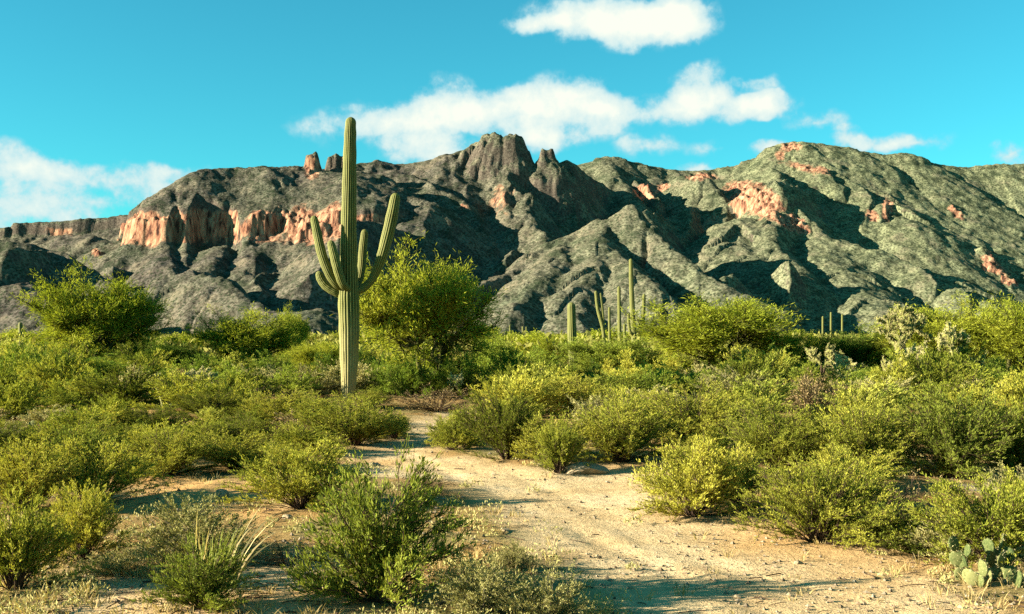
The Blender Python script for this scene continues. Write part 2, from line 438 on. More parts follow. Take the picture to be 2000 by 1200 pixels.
def mountain_height(X, Y):
    wx = X + 24 * fbm(X / 260, Y / 260, 3, 11) + 8 * fbm(X / 50, Y / 50, 2, 15)
    wy = Y + 24 * fbm(X / 260, Y / 260, 3, 21) + 8 * fbm(X / 50, Y / 50, 2, 25)
    H = np.full(X.shape, -400.0); C = np.zeros(X.shape)
    Hs = np.full(X.shape, -400.0); Cs = np.zeros(X.shape)
    for ri, r in enumerate(RIDGES):
        sharp = r['prof'] in (CRAG, SPIRE, FINGER)
        if sharp: ux, uy = X + 7 * fbm(X / 40, Y / 40, 2, 17), Y + 7 * fbm(X / 40, Y / 40, 2, 19)
        else: ux, uy = wx, wy
        p = np.array(r['p']); best = np.full(X.shape, -1e9); bd = np.zeros(X.shape); bs = np.zeros(X.shape); s0 = 0
        dmax = 3000
        pd = np.array([q[0] for q in r['prof']], float); pz = np.array([q[1] for q in r['prof']], float)
        for a, b in zip(p[:-1], p[1:]):
            ab = b[:2] - a[:2]; l2 = (ab ** 2).sum(); ln = math.sqrt(l2)
            t = np.clip(((ux - a[0]) * ab[0] + (uy - a[1]) * ab[1]) / l2, 0, 1)
            dx = ux - (a[0] + t * ab[0]); dy = uy - (a[1] + t * ab[1])
            d = np.sqrt(dx * dx + dy * dy)
            if r['rs']: d = d * (1 + (r['rs'] - 1) * np.clip(dx / (d + 1) * 1.6, -.35, 1))
            z = a[2] + t * (b[2] - a[2]) - d * .75
            m = z > best
            best = np.where(m, z, best); bd = np.where(m, d, bd)
            zz = a[2] + t * (b[2] - a[2])
            ang = np.arctan2(dy, dx) * 60
            bs = np.where(m, s0 + t * ln + ang, bs)
            if 'zr' not in r: r['zr'] = np.zeros(X.shape)
            r['zr'] = np.where(m, zz, r['zr'])
            s0 += ln
        # downslope gullies
        g1 = ridged(bs / 150 + ri * 7.7, bd / 700, 3, 31 + ri)
        g2 = ridged(bs / 42 + ri * 3.3, bd / 260, 2, 61 + ri)
        amp = np.clip((bd - 10) / 250, 0, 1)
        dd = bd + r['g'] * (-(g1 - .55) * 60 * amp - (g2 - .55) * 16 * np.clip(bd / 90, 0, 1))
        if r['prof'] is DOME:
            pxx = HX + X / Y * F
            k = np.clip((bd - 150) / 100, 0, 1)
            dd = dd + k * (42 * (ridged(bs / 95, bd / 300, 2, 501) - .62) + 22 * (vnoise(bs / 19, bd / 500, 503) - .5) + 18 * fbm(X / 45, Y / 45, 2, 505) + 120 * np.exp(-((pxx - 420) / 42) ** 4) + 34 * np.exp(-((pxx - 345) / 10) ** 2) + 24 * np.exp(-((pxx - 545) / 8) ** 2))
        dd = np.maximum(dd, 0)
        z = r.pop('zr') - np.interp(dd, pd, pz)
        if r['cliff']:
            c = np.clip((dd - r['cliff'][0]) / 15, 0, 1) * np.clip((r['cliff'][1] - dd) / 15 + .5, 0, 1)
        else:
            c = 0
        if sharp:
            z = z + 24 * (ridged(X / 46, Y / 60, 3, 711) - .75) + 7 * fbm(X / 12, Y / 14, 2, 713)
            m = z > Hs; Cs = np.where(m, c, Cs); Hs = np.where(m, z, Hs); continue
        m = z > H
        C = np.where(m, c, C)
        hh = np.clip(.5 + .5 * (z - H) / 11, 0, 1); H = H + (z - H) * hh + 11 * hh * (1 - hh)
    wx = X + 25 * fbm(X / 120, Y / 120, 3, 211); wy = Y + 25 * fbm(X / 120, Y / 120, 3, 221)
    for pts, slope, width in VALLEYS:
        p = np.array(pts)
        Vh = np.full(X.shape, 1e9)
        for k, (a, b) in enumerate(zip(p[:-1], p[1:])):
            ab = b[:2] - a[:2]; l2 = (ab ** 2).sum()
            tt = ((wx - a[0]) * ab[0] + (wy - a[1]) * ab[1]) / l2
            t = np.clip(tt, 0, 1)
            dx = wx - (a[0] + t * ab[0]); dy = wy - (a[1] + t * ab[1])
            d = np.sqrt(dx * dx + dy * dy)
            Vh = np.minimum(Vh, a[2] + t * (b[2] - a[2]) + np.maximum(d - width, 0) * slope)
        C = np.where(Vh < H, C * .3, C)
        H = np.minimum(H, Vh)
    C = np.where(Hs > H, Cs, C); H = np.maximum(H, Hs)
    rough = fbm(X / 34, Y / 34, 4, 91, .6)
    H = H + rough * 8 + ridged(X / 120, Y / 120, 3, 95) * 12 - 7
    px = HX + X / Y * F; py = HY - (H - EYE) / Y * F
    nz = fbm(X / 70, Y / 70, 4, 301)
    for (cx, cy, rx, ry, rot, a) in OUTCROPS:
        c, s_ = math.cos(math.radians(rot)), math.sin(math.radians(rot))
        u = ((px - cx) * c + (py - cy) * s_) / rx; v = (-(px - cx) * s_ + (py - cy) * c) / ry
        C = np.maximum(C, a * np.clip(1.5 - np.sqrt(u * u + v * v) * 1.1 + nz * .4, 0, 1))
    H = H + C * (15 * fbm(X / 15, Y / 15, 2, 99) + 18 * fbm(X / 38, Y / 38, 2, 98))
    st = H / 17 + .6 * fbm(X / 90, Y / 90, 2, 97)      # ledges of bedded rock
    H = H + C * 17 * .55 * (np.floor(st) + np.clip((st - np.floor(st)) * 2.2 - .6, 0, 1) - st)
    return H, C

OUTCROPS = [  # bare rock faces: where they sit on the range, their extent and tilt
    (1480, 392, 62, 30, 22, 1), (1548, 436, 38, 15, 25, .9), (1262, 376, 24, 16, 10, .95), (1295, 366, 14, 12, 0, .8), (1546, 288, 26, 10, 0, .8),
    (1585, 330, 62, 11, 12, .6), (1524, 306, 12, 18, 0, .7), (1733, 412, 12, 24, 0, .9), (1702, 420, 18, 12, 20, .7), (1868, 418, 26, 9, 40, .7),
    (1940, 518, 44, 12, 42, .75), (980, 392, 30, 34, 20, .5), (120, 452, 60, 8, 0, .6), (1370, 346, 34, 10, 0, .7), (905, 405, 18, 8, 0, .6),
    (290, 455, 30, 30, 20, .8), (520, 440, 46, 32, 0, 1), (600, 440, 62, 38, 0, 1), (655, 432, 30, 36, 0, .9), (609, 325, 16, 24, 0, 1), (188, 495, 12, 10, 0, .8)]

def build_mountains():
    cols = np.concatenate([np.linspace(-700, -40, 60, endpoint=False), np.linspace(-40, 2040, 820), np.linspace(2040, 2700, 61)[1:]])
    q = np.linspace(0, 1, 470)
    D = 2150 + 3850 * q
    D = np.concatenate([np.linspace(1500, 2150, 24, endpoint=False), D, np.linspace(6000, 8500, 24)[1:]])
    for r in RIDGES:
        if r['g'] == 1.0: r['g'] = .65
        if r['rs'] is None and r['prof'] in (ST, STEEP): r['rs'] = 1.35
    cc, dd = np.meshgrid(cols, D)
    X = (cc - HX) / F * dd; Y = dd
    H, C = mountain_height(X, Y)
    # the bajada: ground climbs gently to the foot of the range
    H = np.maximum(H, -30 + 0 * H)
    V = np.stack([X, Y, H], -1).reshape(-1, 3)
    me = mesh_np('mountains', [(V, grid_faces(*cc.shape), 0)], [mountain_mat()], True)
    at = me.attributes.new('cliff', 'FLOAT', 'POINT'); at.data.foreach_set('value', C.ravel().astype(np.float32))
    o = struct(link('mountains', me))
    o['label'] = 'rugged desert mountain range with pink cliffs and shadowed canyons'

def mountain_mat():
    m, nt, N, L = new_mat('mountain rock and scrub')
    out = N.new('ShaderNodeOutputMaterial')
    geo = N.new('ShaderNodeNewGeometry')
    pos = geo.outputs['Position']
    sep = N.new('ShaderNodeSeparateXYZ'); L.new(geo.outputs['Normal'], sep.inputs[0])
    sp = N.new('ShaderNodeSeparateXYZ'); L.new(pos, sp.inputs[0])
    big = N_noise(N, L, pos, .004, 4, .55)
    mid = N_noise(N, L, pos, .022, 4, .6)
    fine = N_noise(N, L, pos, .13, 4, .7)
    # scrub: grey olive slopes with darker brush
    base = N_ramp(N, L, big, [(.35, (.110, .094, .072)), (.5, (.140, .124, .084)), (.68, (.104, .108, .068))])
    # right-hand part of the range is greener, the left browner
    gx = N.new('ShaderNodeMapRange'); L.new(sp.outputs[0], gx.inputs[0])
    gx.inputs[1].default_value = -300; gx.inputs[2].default_value = 1400
    base = N_mix(N, L, gx.outputs[0], base, (.205, .210, .110))
    spk = N_ramp(N, L, fine, [(.39, .35), (.49, .95), (.63, 1.5)])
    base = N_mix(N, L, 1.0, base, spk, 'MULTIPLY')
    mdv = N_ramp(N, L, mid, [(.35, .6), (.6, 1.2)])
    base = N_mix(N, L, 1.0, base, mdv, 'MULTIPLY')
    # patches: bare tan soil here, thick brush there; single dark bushes on top
    pat = N_noise(N, L, pos, .011, 5, .62)
    base = N_mix(N, L, N_ramp(N, L, pat, [(.54, 0.0), (.66, .55)]), base, (.24, .19, .12))
    base = N_mix(N, L, N_ramp(N, L, pat, [(.34, .6), (.46, 0.0)]), base, (.045, .062, .032))
    vo = N.new('ShaderNodeTexVoronoi'); vo.inputs['Scale'].default_value = .085; L.new(pos, vo.inputs['Vector'])
    dots = N_ramp(N, L, vo.outputs['Distance'], [(.22, .75), (.42, 0.0)])
    base = N_mix(N, L, dots, base, (.028, .045, .020))
    # outcrops of grey tan rock where it steepens
    rock = N_ramp(N, L, fine, [(.3, (.05, .035, .030)), (.55, (.14, .105, .08)), (.75, (.24, .185, .14))])
    st = N_math(N, L, 'ADD', sep.outputs[2], N_math(N, L, 'MULTIPLY', N_math(N, L, 'SUBTRACT', mid, .5), .9))
    stf = N.new('ShaderNodeMapRange'); L.new(st, stf.inputs[0]); stf.inputs[1].default_value = .60; stf.inputs[2].default_value = .44
    stf.inputs[3].default_value = 0; stf.inputs[4].default_value = .65
    base = N_mix(N, L, stf.outputs[0], base, rock)
    # pink cliffs
    at = N.new('ShaderNodeAttribute'); at.attribute_name = 'cliff'
    streak = N.new('ShaderNodeVectorMath'); streak.operation = 'MULTIPLY'; L.new(pos, streak.inputs[0]); streak.inputs[1].default_value = (1, 1, .18)
    sn = N_noise(N, L, streak.outputs[0], .07, 5, .65)
    pink = N_ramp(N, L, sn, [(.37, (.06, .03, .022)), (.45, (.29, .13, .075)), (.56, (.48, .25, .14)), (.70, (.60, .41, .24))])
    cf = N.new('ShaderNodeMapRange'); L.new(N_math(N, L, 'ADD', at.outputs['Fac'], N_math(N, L, 'MULTIPLY', N_math(N, L, 'SUBTRACT', mid, .5), 1.1)), cf.inputs[0])
    cf.inputs[1].default_value = .35; cf.inputs[2].default_value = .6
    cfm = N_math(N, L, 'MULTIPLY', cf.outputs[0], N_math(N, L, 'GREATER_THAN', at.outputs['Fac'], .02))
    col = N_mix(N, L, cfm, base, pink)
    b = N.new('ShaderNodeBump'); b.inputs['Strength'].default_value = .55; b.inputs['Distance'].default_value = 5
    L.new(fine, b.inputs['Height'])
    d = N.new('ShaderNodeBsdfDiffuse'); L.new(col, d.inputs[0]); L.new(b.outputs[0], d.inputs['Normal'])
    L.new(d.outputs[0], out.inputs[0])
    return m
build_mountains()
#@@GROUND
# ------------------------------------------------------------------ ground
def gxy(px, py):
    D = EYE * F / (py - HY)
    return (px - HX) / F * D, D

TRACK_PX = [(1120, 1230), (1130, 1120), (1040, 1060), (985, 1000), (900, 950), (700, 925), (640, 890), (700, 868), (800, 856), (800, 825), (850, 805), (930, 800),
            (930, 826), (850, 850), (850, 885), (960, 905), (1080, 925), (1180, 912), (1280, 925), (1300, 1000), (1470, 1010), (1560, 1050), (1700, 1060), (1840, 1130), (1990, 1190), (2100, 1260), (1120, 1260)]
TRACK = np.array([gxy(*p) for p in TRACK_PX])
BARE_PX = [(270, 925), (340, 930), (500, 940), (570, 990), (480, 1010), (280, 975), (240, 950)]
BARE = np.array([gxy(*p) for p in BARE_PX])
BARE2 = np.array([gxy(*p) for p in [(60, 1180), (130, 1110), (260, 1090), (360, 1110), (620, 1060), (700, 1200), (620, 1300), (60, 1300)]])

def poly_sd(X, Y, P):
    """signed distance, negative inside"""
    d = np.full(X.shape, 1e9); ins = np.zeros(X.shape, bool)
    for a, b in zip(P, np.roll(P, -1, 0)):
        ab = b - a
        t = np.clip(((X - a[0]) * ab[0] + (Y - a[1]) * ab[1]) / (ab @ ab), 0, 1)
        d = np.minimum(d, np.hypot(X - a[0] - t * ab[0], Y - a[1] - t * ab[1]))
        c = ((a[1] > Y) != (b[1] > Y)) & (X < (b[0] - a[0]) * (Y - a[1]) / (b[1] - a[1] + 1e-12) + a[0])
        ins ^= c
    return np.where(ins, -d, d)

RUT = [np.array([gxy(*p) for p in q]) for q in (
    [(900, 880), (1010, 925), (1140, 980), (1260, 1040), (1420, 1095), (1640, 1150), (1900, 1230)],
    [(780, 880), (900, 930), (1050, 1000), (1180, 1050), (1330, 1110), (1500, 1180), (1640, 1250)])]

def line_d(X, Y, P):
    d = np.full(np.shape(X), 1e9)
    for a, b in zip(P[:-1], P[1:]):
        ab = b - a
        t = np.clip(((X - a[0]) * ab[0] + (Y - a[1]) * ab[1]) / (ab @ ab), 0, 1)
        d = np.minimum(d, np.hypot(X - a[0] - t * ab[0], Y - a[1] - t * ab[1]))
    return d

def track_mask(X, Y):
    m = np.minimum(poly_sd(X, Y, TRACK), np.minimum(poly_sd(X, Y, BARE), poly_sd(X, Y, BARE2)) + .12)
    return np.clip(.5 - m / .6 + fbm(X * 1.6, Y * 1.6, 3, 401) * .6, 0, 1)

BERM = np.array([gxy(*p) for p in [(215, 985), (300, 968), (380, 955), (450, 935), (500, 915)]])
def ground_h(X, Y):
    X = np.asarray(X, float); Y = np.asarray(Y, float)
    near = np.clip(1.4 - np.hypot(X, Y) / 90, 0, 1)
    h = (fbm(X / 5.5, Y / 5.5, 3, 411) * .10 + fbm(X / 1.1, Y / 1.1, 2, 421) * .025) * near
    tr = np.clip(.5 - poly_sd(X, Y, TRACK) / 1.2, 0, 1)
    h = h * (1 - .45 * tr) - .05 * tr
    for r in RUT:
        d = line_d(X, Y, r)
        h = h - .012 * np.exp(-(d / .10) ** 2) * tr * np.clip(vnoise(X * 1.3, Y * 1.3, 77) * 2 - .4, 0, 1) + .005 * np.exp(-((d - .27) / .10) ** 2) * tr
    d = line_d(X, Y, BERM)
    h = h + .035 * np.exp(-(d / .22) ** 2)
    return h

def gz(x, y): return float(ground_h(np.array([x]), np.array([y]))[0])

def ground_mat():
    m, nt, N, L = new_mat('desert sand and gravel')
    out = N.new('ShaderNodeOutputMaterial')
    tc = N.new('ShaderNodeTexCoord'); pos = tc.outputs['Object']
    at = N.new('ShaderNodeAttribute'); at.attribute_name = 'track'
    a = N_noise(N, L, pos, .9, 4, .6); b = N_noise(N, L, pos, 7, 5, .7); c = N_noise(N, L, pos, 45, 3, .7)
    sand = N_ramp(N, L, a, [(.32, (.62, .41, .19)), (.5, (.74, .52, .26)), (.68, (.80, .59, .33))])
    soil = N_ramp(N, L, a, [(.32, (.38, .20, .065)), (.5, (.42, .27, .10)), (.66, (.30, .235, .085))])
    col = N_mix(N, L, at.outputs['Fac'], soil, sand)
    ao = N.new('ShaderNodeAttribute'); ao.attribute_name = 'ochre'
    col = N_mix(N, L, ao.outputs['Fac'], col, (.66, .37, .13))
    col = N_mix(N, L, 1.0, col, N_ramp(N, L, b, [(.3, .76), (.5, 1.0), (.7, 1.12)]), 'MULTIPLY')
    col = N_mix(N, L, 1.0, col, N_ramp(N, L, c, [(.34, .62), (.46, 1.0), (.68, 1.18)]), 'MULTIPLY')
    # stones in the sand
    v = N.new('ShaderNodeTexVoronoi'); v.inputs['Scale'].default_value = 26; L.new(pos, v.inputs['Vector'])
    stone = N_ramp(N, L, v.outputs['Distance'], [(.12, 1.0), (.24, 0.0)])
    sel = N_ramp(N, L, N_noise(N, L, pos, 6, 2), [(.5, 0.0), (.62, .8)])
    col = N_mix(N, L, N_math(N, L, 'MULTIPLY', stone, sel), col, N_ramp(N, L, v.outputs['Color'], [(.3, (.25, .15, .08)), (.7, (.62, .5, .33))]))
    bp = N.new('ShaderNodeBump'); bp.inputs['Strength'].default_value = .8; bp.inputs['Distance'].default_value = .03
    L.new(N_math(N, L, 'ADD', N_math(N, L, 'ADD', b, N_math(N, L, 'MULTIPLY', c, .35)), N_math(N, L, 'MULTIPLY', stone, .25)), bp.inputs['Height'])
    d = N.new('ShaderNodeBsdfDiffuse'); L.new(col, d.inputs[0]); L.new(bp.outputs[0], d.inputs['Normal']); L.new(d.outputs[0], out.inputs[0])
    return m

def build_ground():
    th = np.concatenate([np.linspace(-180, -34, 60, endpoint=False), np.linspace(-34, 34, 330, endpoint=False), np.linspace(34, 180, 60)])
    r = np.concatenate([np.linspace(.01, 5, 12, endpoint=False), np.geomspace(5, 60, 220, endpoint=False), np.geomspace(60, 30000, 60)])
    tt, rr = np.meshgrid(np.radians(th), r)
    X = rr * np.sin(tt); Y = rr * np.cos(tt)
    Z = ground_h(X, Y)
    V = np.stack([X, Y, Z], -1).reshape(-1, 3)
    me = mesh_np('ground', [(V, grid_faces(*tt.shape)[:, ::-1].copy(), 0)], [ground_mat()], True)
    at = me.attributes.new('track', 'FLOAT', 'POINT')
    at.data.foreach_set('value', track_mask(X, Y).ravel().astype(np.float32))
    at = me.attributes.new('ochre', 'FLOAT', 'POINT')
    oc = np.clip(.5 - poly_sd(X, Y, BARE) / .7 + fbm(X * 1.3, Y * 1.3, 3, 431) * .5, 0, 1) * .9
    oc = np.maximum(oc, np.clip(fbm(X / 3, Y / 3, 3, 441) * 2 - .35, 0, .6))
    at.data.foreach_set('value', oc.ravel().astype(np.float32))
    struct(link('ground', me))
build_ground()

# ------------------------------------------------------------------ plants: shapes
def plant_bush(seed, R, H, nst, ntw, nlf, lf, lw, spread=1.0, twl=.22, upright=.5, stemr=.007, leafy=.15):
    """shrub of many thin stems out of one root; returns (leaf arrays, stem arrays)"""
    g = np.random.default_rng(seed)
    az = g.uniform(0, 2 * math.pi, nst)
    rr = R * spread * np.sqrt(g.uniform(.02, 1, nst)) * (1 + .22 * np.sin(az * 3 + seed) + .12 * np.sin(az * 5 + seed * 2.1))
    ez = H * (.60 + .45 * g.random(nst) ** .7) * np.sqrt(np.clip(1.04 - .88 * (rr / R) ** 2, .05, 1))
    E = np.stack([rr * np.cos(az), rr * np.sin(az), ez], -1)
    ez = ez * (1 + .16 * np.sin(az * 2 + seed * 1.7) + .10 * np.sin(az * 3 + seed * .9))
    rr = rr * (1 + .14 * np.sin(az + seed * 2.9))
    E = np.stack([rr * np.cos(az), rr * np.sin(az), ez], -1)
    B = np.stack([.10 * R * np.cos(az) * g.random(nst), .10 * R * np.sin(az) * g.random(nst), np.full(nst, -.03)], -1)
    Cc = np.stack([E[:, 0] * (.5 - .25 * upright), E[:, 1] * (.5 - .25 * upright), E[:, 2] * (.45 + .2 * upright)], -1) + g.normal(0, .05 * R, (nst, 3))
    P = bez(B, Cc, E, 6)
    P[:, 1:-1] += g.normal(0, .02 * R, P[:, 1:-1].shape)
    SV, SF = tubes(P, np.linspace(1, .35, 6)[None, :] * stemr * g.uniform(.6, 1.3, (nst, 1)))
    t = leafy + (1 - leafy) * g.random((nst, ntw)) ** .8
    tp, tt = sample(P, t)
    out = unit(np.concatenate([tp[..., :2], np.zeros(tp[..., :1].shape)], -1))
    d = unit(tt * .8 + out * .35 + g.normal(0, .5, tp.shape) + np.array([0, 0, .25]))
    ln = H * twl * g.uniform(.5, 1.2, (nst, ntw, 1))
    a = tp.reshape(-1, 3); c = (tp + d * ln).reshape(-1, 3)
    mid = (a + c) / 2 + g.normal(0, .012, a.shape)
    TP = bez(a, mid, c, 3)
    TV, TF = tubes(TP, np.linspace(1, .5, 3)[None, :] * np.full((len(TP), 1), stemr * .38))
    u = g.uniform(.1, 1.02, (len(TP), nlf))
    lp, lt = sample(TP, u)
    lp = lp + g.normal(0, lf * .22, lp.shape)
    ld = lt * .8 + g.normal(0, .38, lp.shape) + np.array([0, 0, .5])
    n = lp.shape[0] * lp.shape[1]
    LV, LF = leaves(lp.reshape(-1, 3), ld.reshape(-1, 3), lf * g.uniform(.6, 1.4, n), lw * g.uniform(.6, 1.4, n), g)
    return (LV, LF), (SV, SF), (TV, TF)

def plant_tree(seed, R, H, nclump, ntw, nlf, lf, lw, low=.18, ntrunk=4, clump_r=.5, trunkr=.09, lean=(0, 0), up=.35):
    g = np.random.default_rng(seed)
    pts = []
    ph = g.uniform(0, 6.28, 6)
    while len(pts) < nclump:
        v = g.normal(size=3); v /= np.linalg.norm(v)
        az = math.atan2(v[1], v[0])
        lob = .82 + .18 * math.sin(2 * az + ph[0] + 2 * v[2]) + .17 * math.sin(3 * az + ph[1] + 3 * v[2]) + .14 * math.sin(5 * az + ph[2]) * math.cos(4 * v[2] + ph[3])
        r = g.uniform(.42, 1.0) ** .7 * lob
        p = np.array([v[0] * R * r, v[1] * R * r, H * (.56 + .42 * v[2] * r)])
        if p[2] < H * low: continue
        if v[2] < -.1 and g.random() < .35: continue
        pts.append(p)
    Cp = np.array(pts) + np.array([lean[0], lean[1], 0]) * (np.array(pts)[:, 2:3] / H)
    nh = max(6, nclump // 9)
    hubs = Cp[g.choice(nclump, nh, replace=False)] * np.array([.58, .58, .72])
    # trunks
    ta = g.uniform(0, 6.28) + np.arange(ntrunk) * 6.28 / ntrunk
    fork = np.stack([R * .20 * np.cos(ta), R * .20 * np.sin(ta), H * g.uniform(.22, .36, ntrunk)], -1)
    b0 = np.stack([.06 * np.cos(ta), .06 * np.sin(ta), np.full(ntrunk, -.1)], -1)
    mid = (b0 + fork) / 2 + g.normal(0, .09, b0.shape)
    TP = bez(b0, mid, fork, 7); TP[:, 1:-1] += g.normal(0, .02, TP[:, 1:-1].shape)
    tv = [tubes(TP, np.linspace(1.15, .75, 7)[None, :] * trunkr * g.uniform(.7, 1.1, (ntrunk, 1)), 7)]
    k = np.argmin(np.linalg.norm(hubs[:, None] - fork[None], axis=-1) + g.uniform(0, .3, (nh, ntrunk)), 1)
    a = fork[k]; c = hubs; m = (a + c) / 2 + g.normal(0, .15, a.shape) + np.array([0, 0, -.1])
    HP = bez(a, m, c, 7); HP[:, 1:-1] += g.normal(0, .035, HP[:, 1:-1].shape)
    hv = tubes(HP, np.linspace(.7, .38, 7)[None, :] * trunkr * np.ones((nh, 1)), 5)
    k = np.argmin(np.linalg.norm(Cp[:, None] - hubs[None], axis=-1), 1)
    tt = g.uniform(.35, 1, (nclump, 1)); ap, _ = sample(HP[k], tt); ap = ap[:, 0]
    m = (ap + Cp) / 2 + g.normal(0, .10, ap.shape)
    BP = bez(ap, m, Cp, 6); BP[:, 1:-1] += g.normal(0, .025, BP[:, 1:-1].shape)
    bv = tubes(BP, np.linspace(.30, .10, 6)[None, :] * trunkr * np.ones((nclump, 1)), 4)
    # twigs
    t = g.uniform(.3, 1, (nclump, ntw)); tp, td = sample(BP, t)
    out = unit(tp - np.array([lean[0] * .5, lean[1] * .5, H * .4]))
    d = unit(out * .7 + g.normal(0, .6, tp.shape) + np.array([0, 0, up]))
    ln = clump_r * g.uniform(.5, 1.15, (nclump, ntw, 1))
    a = tp.reshape(-1, 3); c = (tp + d * ln).reshape(-1, 3)
    WP = bez(a, (a + c) / 2 + g.normal(0, .03, a.shape), c, 3)
    wv = tubes(WP, np.linspace(1, .5, 3)[None, :] * np.full((len(WP), 1), .008))
    u = g.uniform(.15, 1.05, (len(WP), nlf)); lp, lt = sample(WP, u)
    lp = lp + g.normal(0, lf * .45, lp.shape)
    ld = lt * 1.0 + g.normal(0, .55, lp.shape) + np.array([0, 0, .15])
    n = lp.shape[0] * lp.shape[1]
    lv = leaves(lp.reshape(-1, 3), ld.reshape(-1, 3), lf * g.uniform(.6, 1.4, n), lw * g.uniform(.6, 1.4, n), g)
    return tv[0], hv, bv, wv, lv

def m1(name, arrs, mat, smooth=False):
    return mesh_np(name, [(v, f, 0) for v, f in arrs], [mat], smooth)

class Kind:
    """a plant kind: name, category, list of variants; each variant a list of (part name, mesh)"""
    def __init__(s, name, cat): s.name, s.cat, s.v = name, cat, []
    def put(s, i, x, y, rz, sc, label, group=None, z=None):
        parts = s.v[i % len(s.v)]
        if getattr(s, 'big', None) and sc[0] > 1.2:
            parts = s.big[i % len(s.big)]; sc = (sc[0] * .6, sc[1] * .6, sc[2] * .8 / 1.2)
        zz = gz(x, y) if z is None else z
        if len(parts) == 1:
            o = link(s.name, parts[0][1], None, (x, y, zz), rz, sc)
        else:
            o = link(s.name, None, None, (x, y, zz), rz, sc)
            for pn, me in parts: link(pn, me, o)
        return tag(o, label, s.cat, group)

BUSH_R, BUSH_H = .60, .80
creo = Kind('creosote_bush', 'bush'); grey = Kind('bursage_bush', 'bush'); green = Kind('green_desert_shrub', 'shrub'); dry = Kind('dry_brush', 'bush')
for k in range(4):
    l, s_, t_ = plant_bush(100 + k, BUSH_R, BUSH_H, 84, 16, 18, .036, .0085, leafy=.26)
    creo.v.append([('foliage', m1('creosote foliage', [l], M['creosote'])), ('stem', m1('creosote stems', [s_, t_], M['stem']))])
for k in range(3):
    l, s_, t_ = plant_bush(140 + k, BUSH_R, BUSH_H * .8, 90, 12, 13, .032, .0095, upright=.1, twl=.2, stemr=.004, leafy=.1)
    grey.v.append([('foliage', m1('bursage foliage', [l], M['grey'])), ('stem', m1('bursage stems', [s_, t_], M['greystem']))])
for k in range(3):
    l, s_, t_ = plant_bush(160 + k, BUSH_R, BUSH_H, 84, 15, 14, .044, .0105, upright=.8, leafy=.12)
    green.v.append([('foliage', m1('shrub foliage', [l], M['bright'])), ('stem', m1('shrub stems', [s_, t_], M['stem']))])
for k in range(2):
    l, s_, t_ = plant_bush(180 + k, BUSH_R, BUSH_H * .8, 70, 12, 3, .025, .009, upright=.1, stemr=.005)
    dry.v.append([('foliage', m1('dry foliage', [l], M['dry'])), ('stem', m1('dry stems', [s_, t_], M['stem']))])

def big_variants(kd, seed, n, mat, sm, **kw):
    kd.big = []
    for k in range(n):
        l, s_, t_ = plant_bush(seed + k, 1.0, 1.2, 120, 20, 18, .038, .009, stemr=.009, twl=.17, **kw)
        kd.big.append([('foliage', m1(kd.name + ' foliage', [l], M[mat])), ('stem', m1(kd.name + ' stems', [s_, t_], M[sm]))])
big_variants(creo, 300, 2, 'creosote', 'stem', leafy=.2)
big_variants(green, 320, 1, 'bright', 'stem', upright=.8, leafy=.08)

# far copies: same plants, one mesh each, fewer and larger leaves
creo_f = Kind('creosote_bush', 'bush'); grey_f = Kind('bursage_bush', 'bush'); green_f = Kind('green_desert_shrub', 'shrub'); dry_f = Kind('dry_brush', 'bush'); mesq_f = Kind('mesquite_shrub', 'shrub')
for kd, mat, sm, n, up in ((creo_f, 'creosote', 'stem', 4, .5), (grey_f, 'grey', 'greystem', 3, .1), (green_f, 'bright', 'stem', 3, .8), (dry_f, 'dry', 'stem', 2, .1), (mesq_f, 'mesquite', 'stem', 3, .3)):
    for k in range(n):
        l, s_, t_ = plant_bush(200 + k + n * 7, BUSH_R, BUSH_H, 50, 13, 15 if kd is not dry_f else 4, .052, .0125, upright=up, leafy=.15)
        kd.v.append([('plant', mesh_np(kd.name + ' far', [(l[0], l[1], 0), (s_[0], s_[1], 1), (t_[0], t_[1], 1)], [M[mat], M[sm]]))])

rnd = random.Random(5)

def put_px(kind, i, px, py, wpx, top, label, group=None, hr=None):
    x, y = gxy(px, py)
    sw = wpx / F * y / (2 * BUSH_R) * 1.12
    sh = (py - top) / F * y / BUSH_H * 1.02
    return kind.put(i, x, y, rnd.uniform(0, 6.28), (sw, sw, sh), label, group)

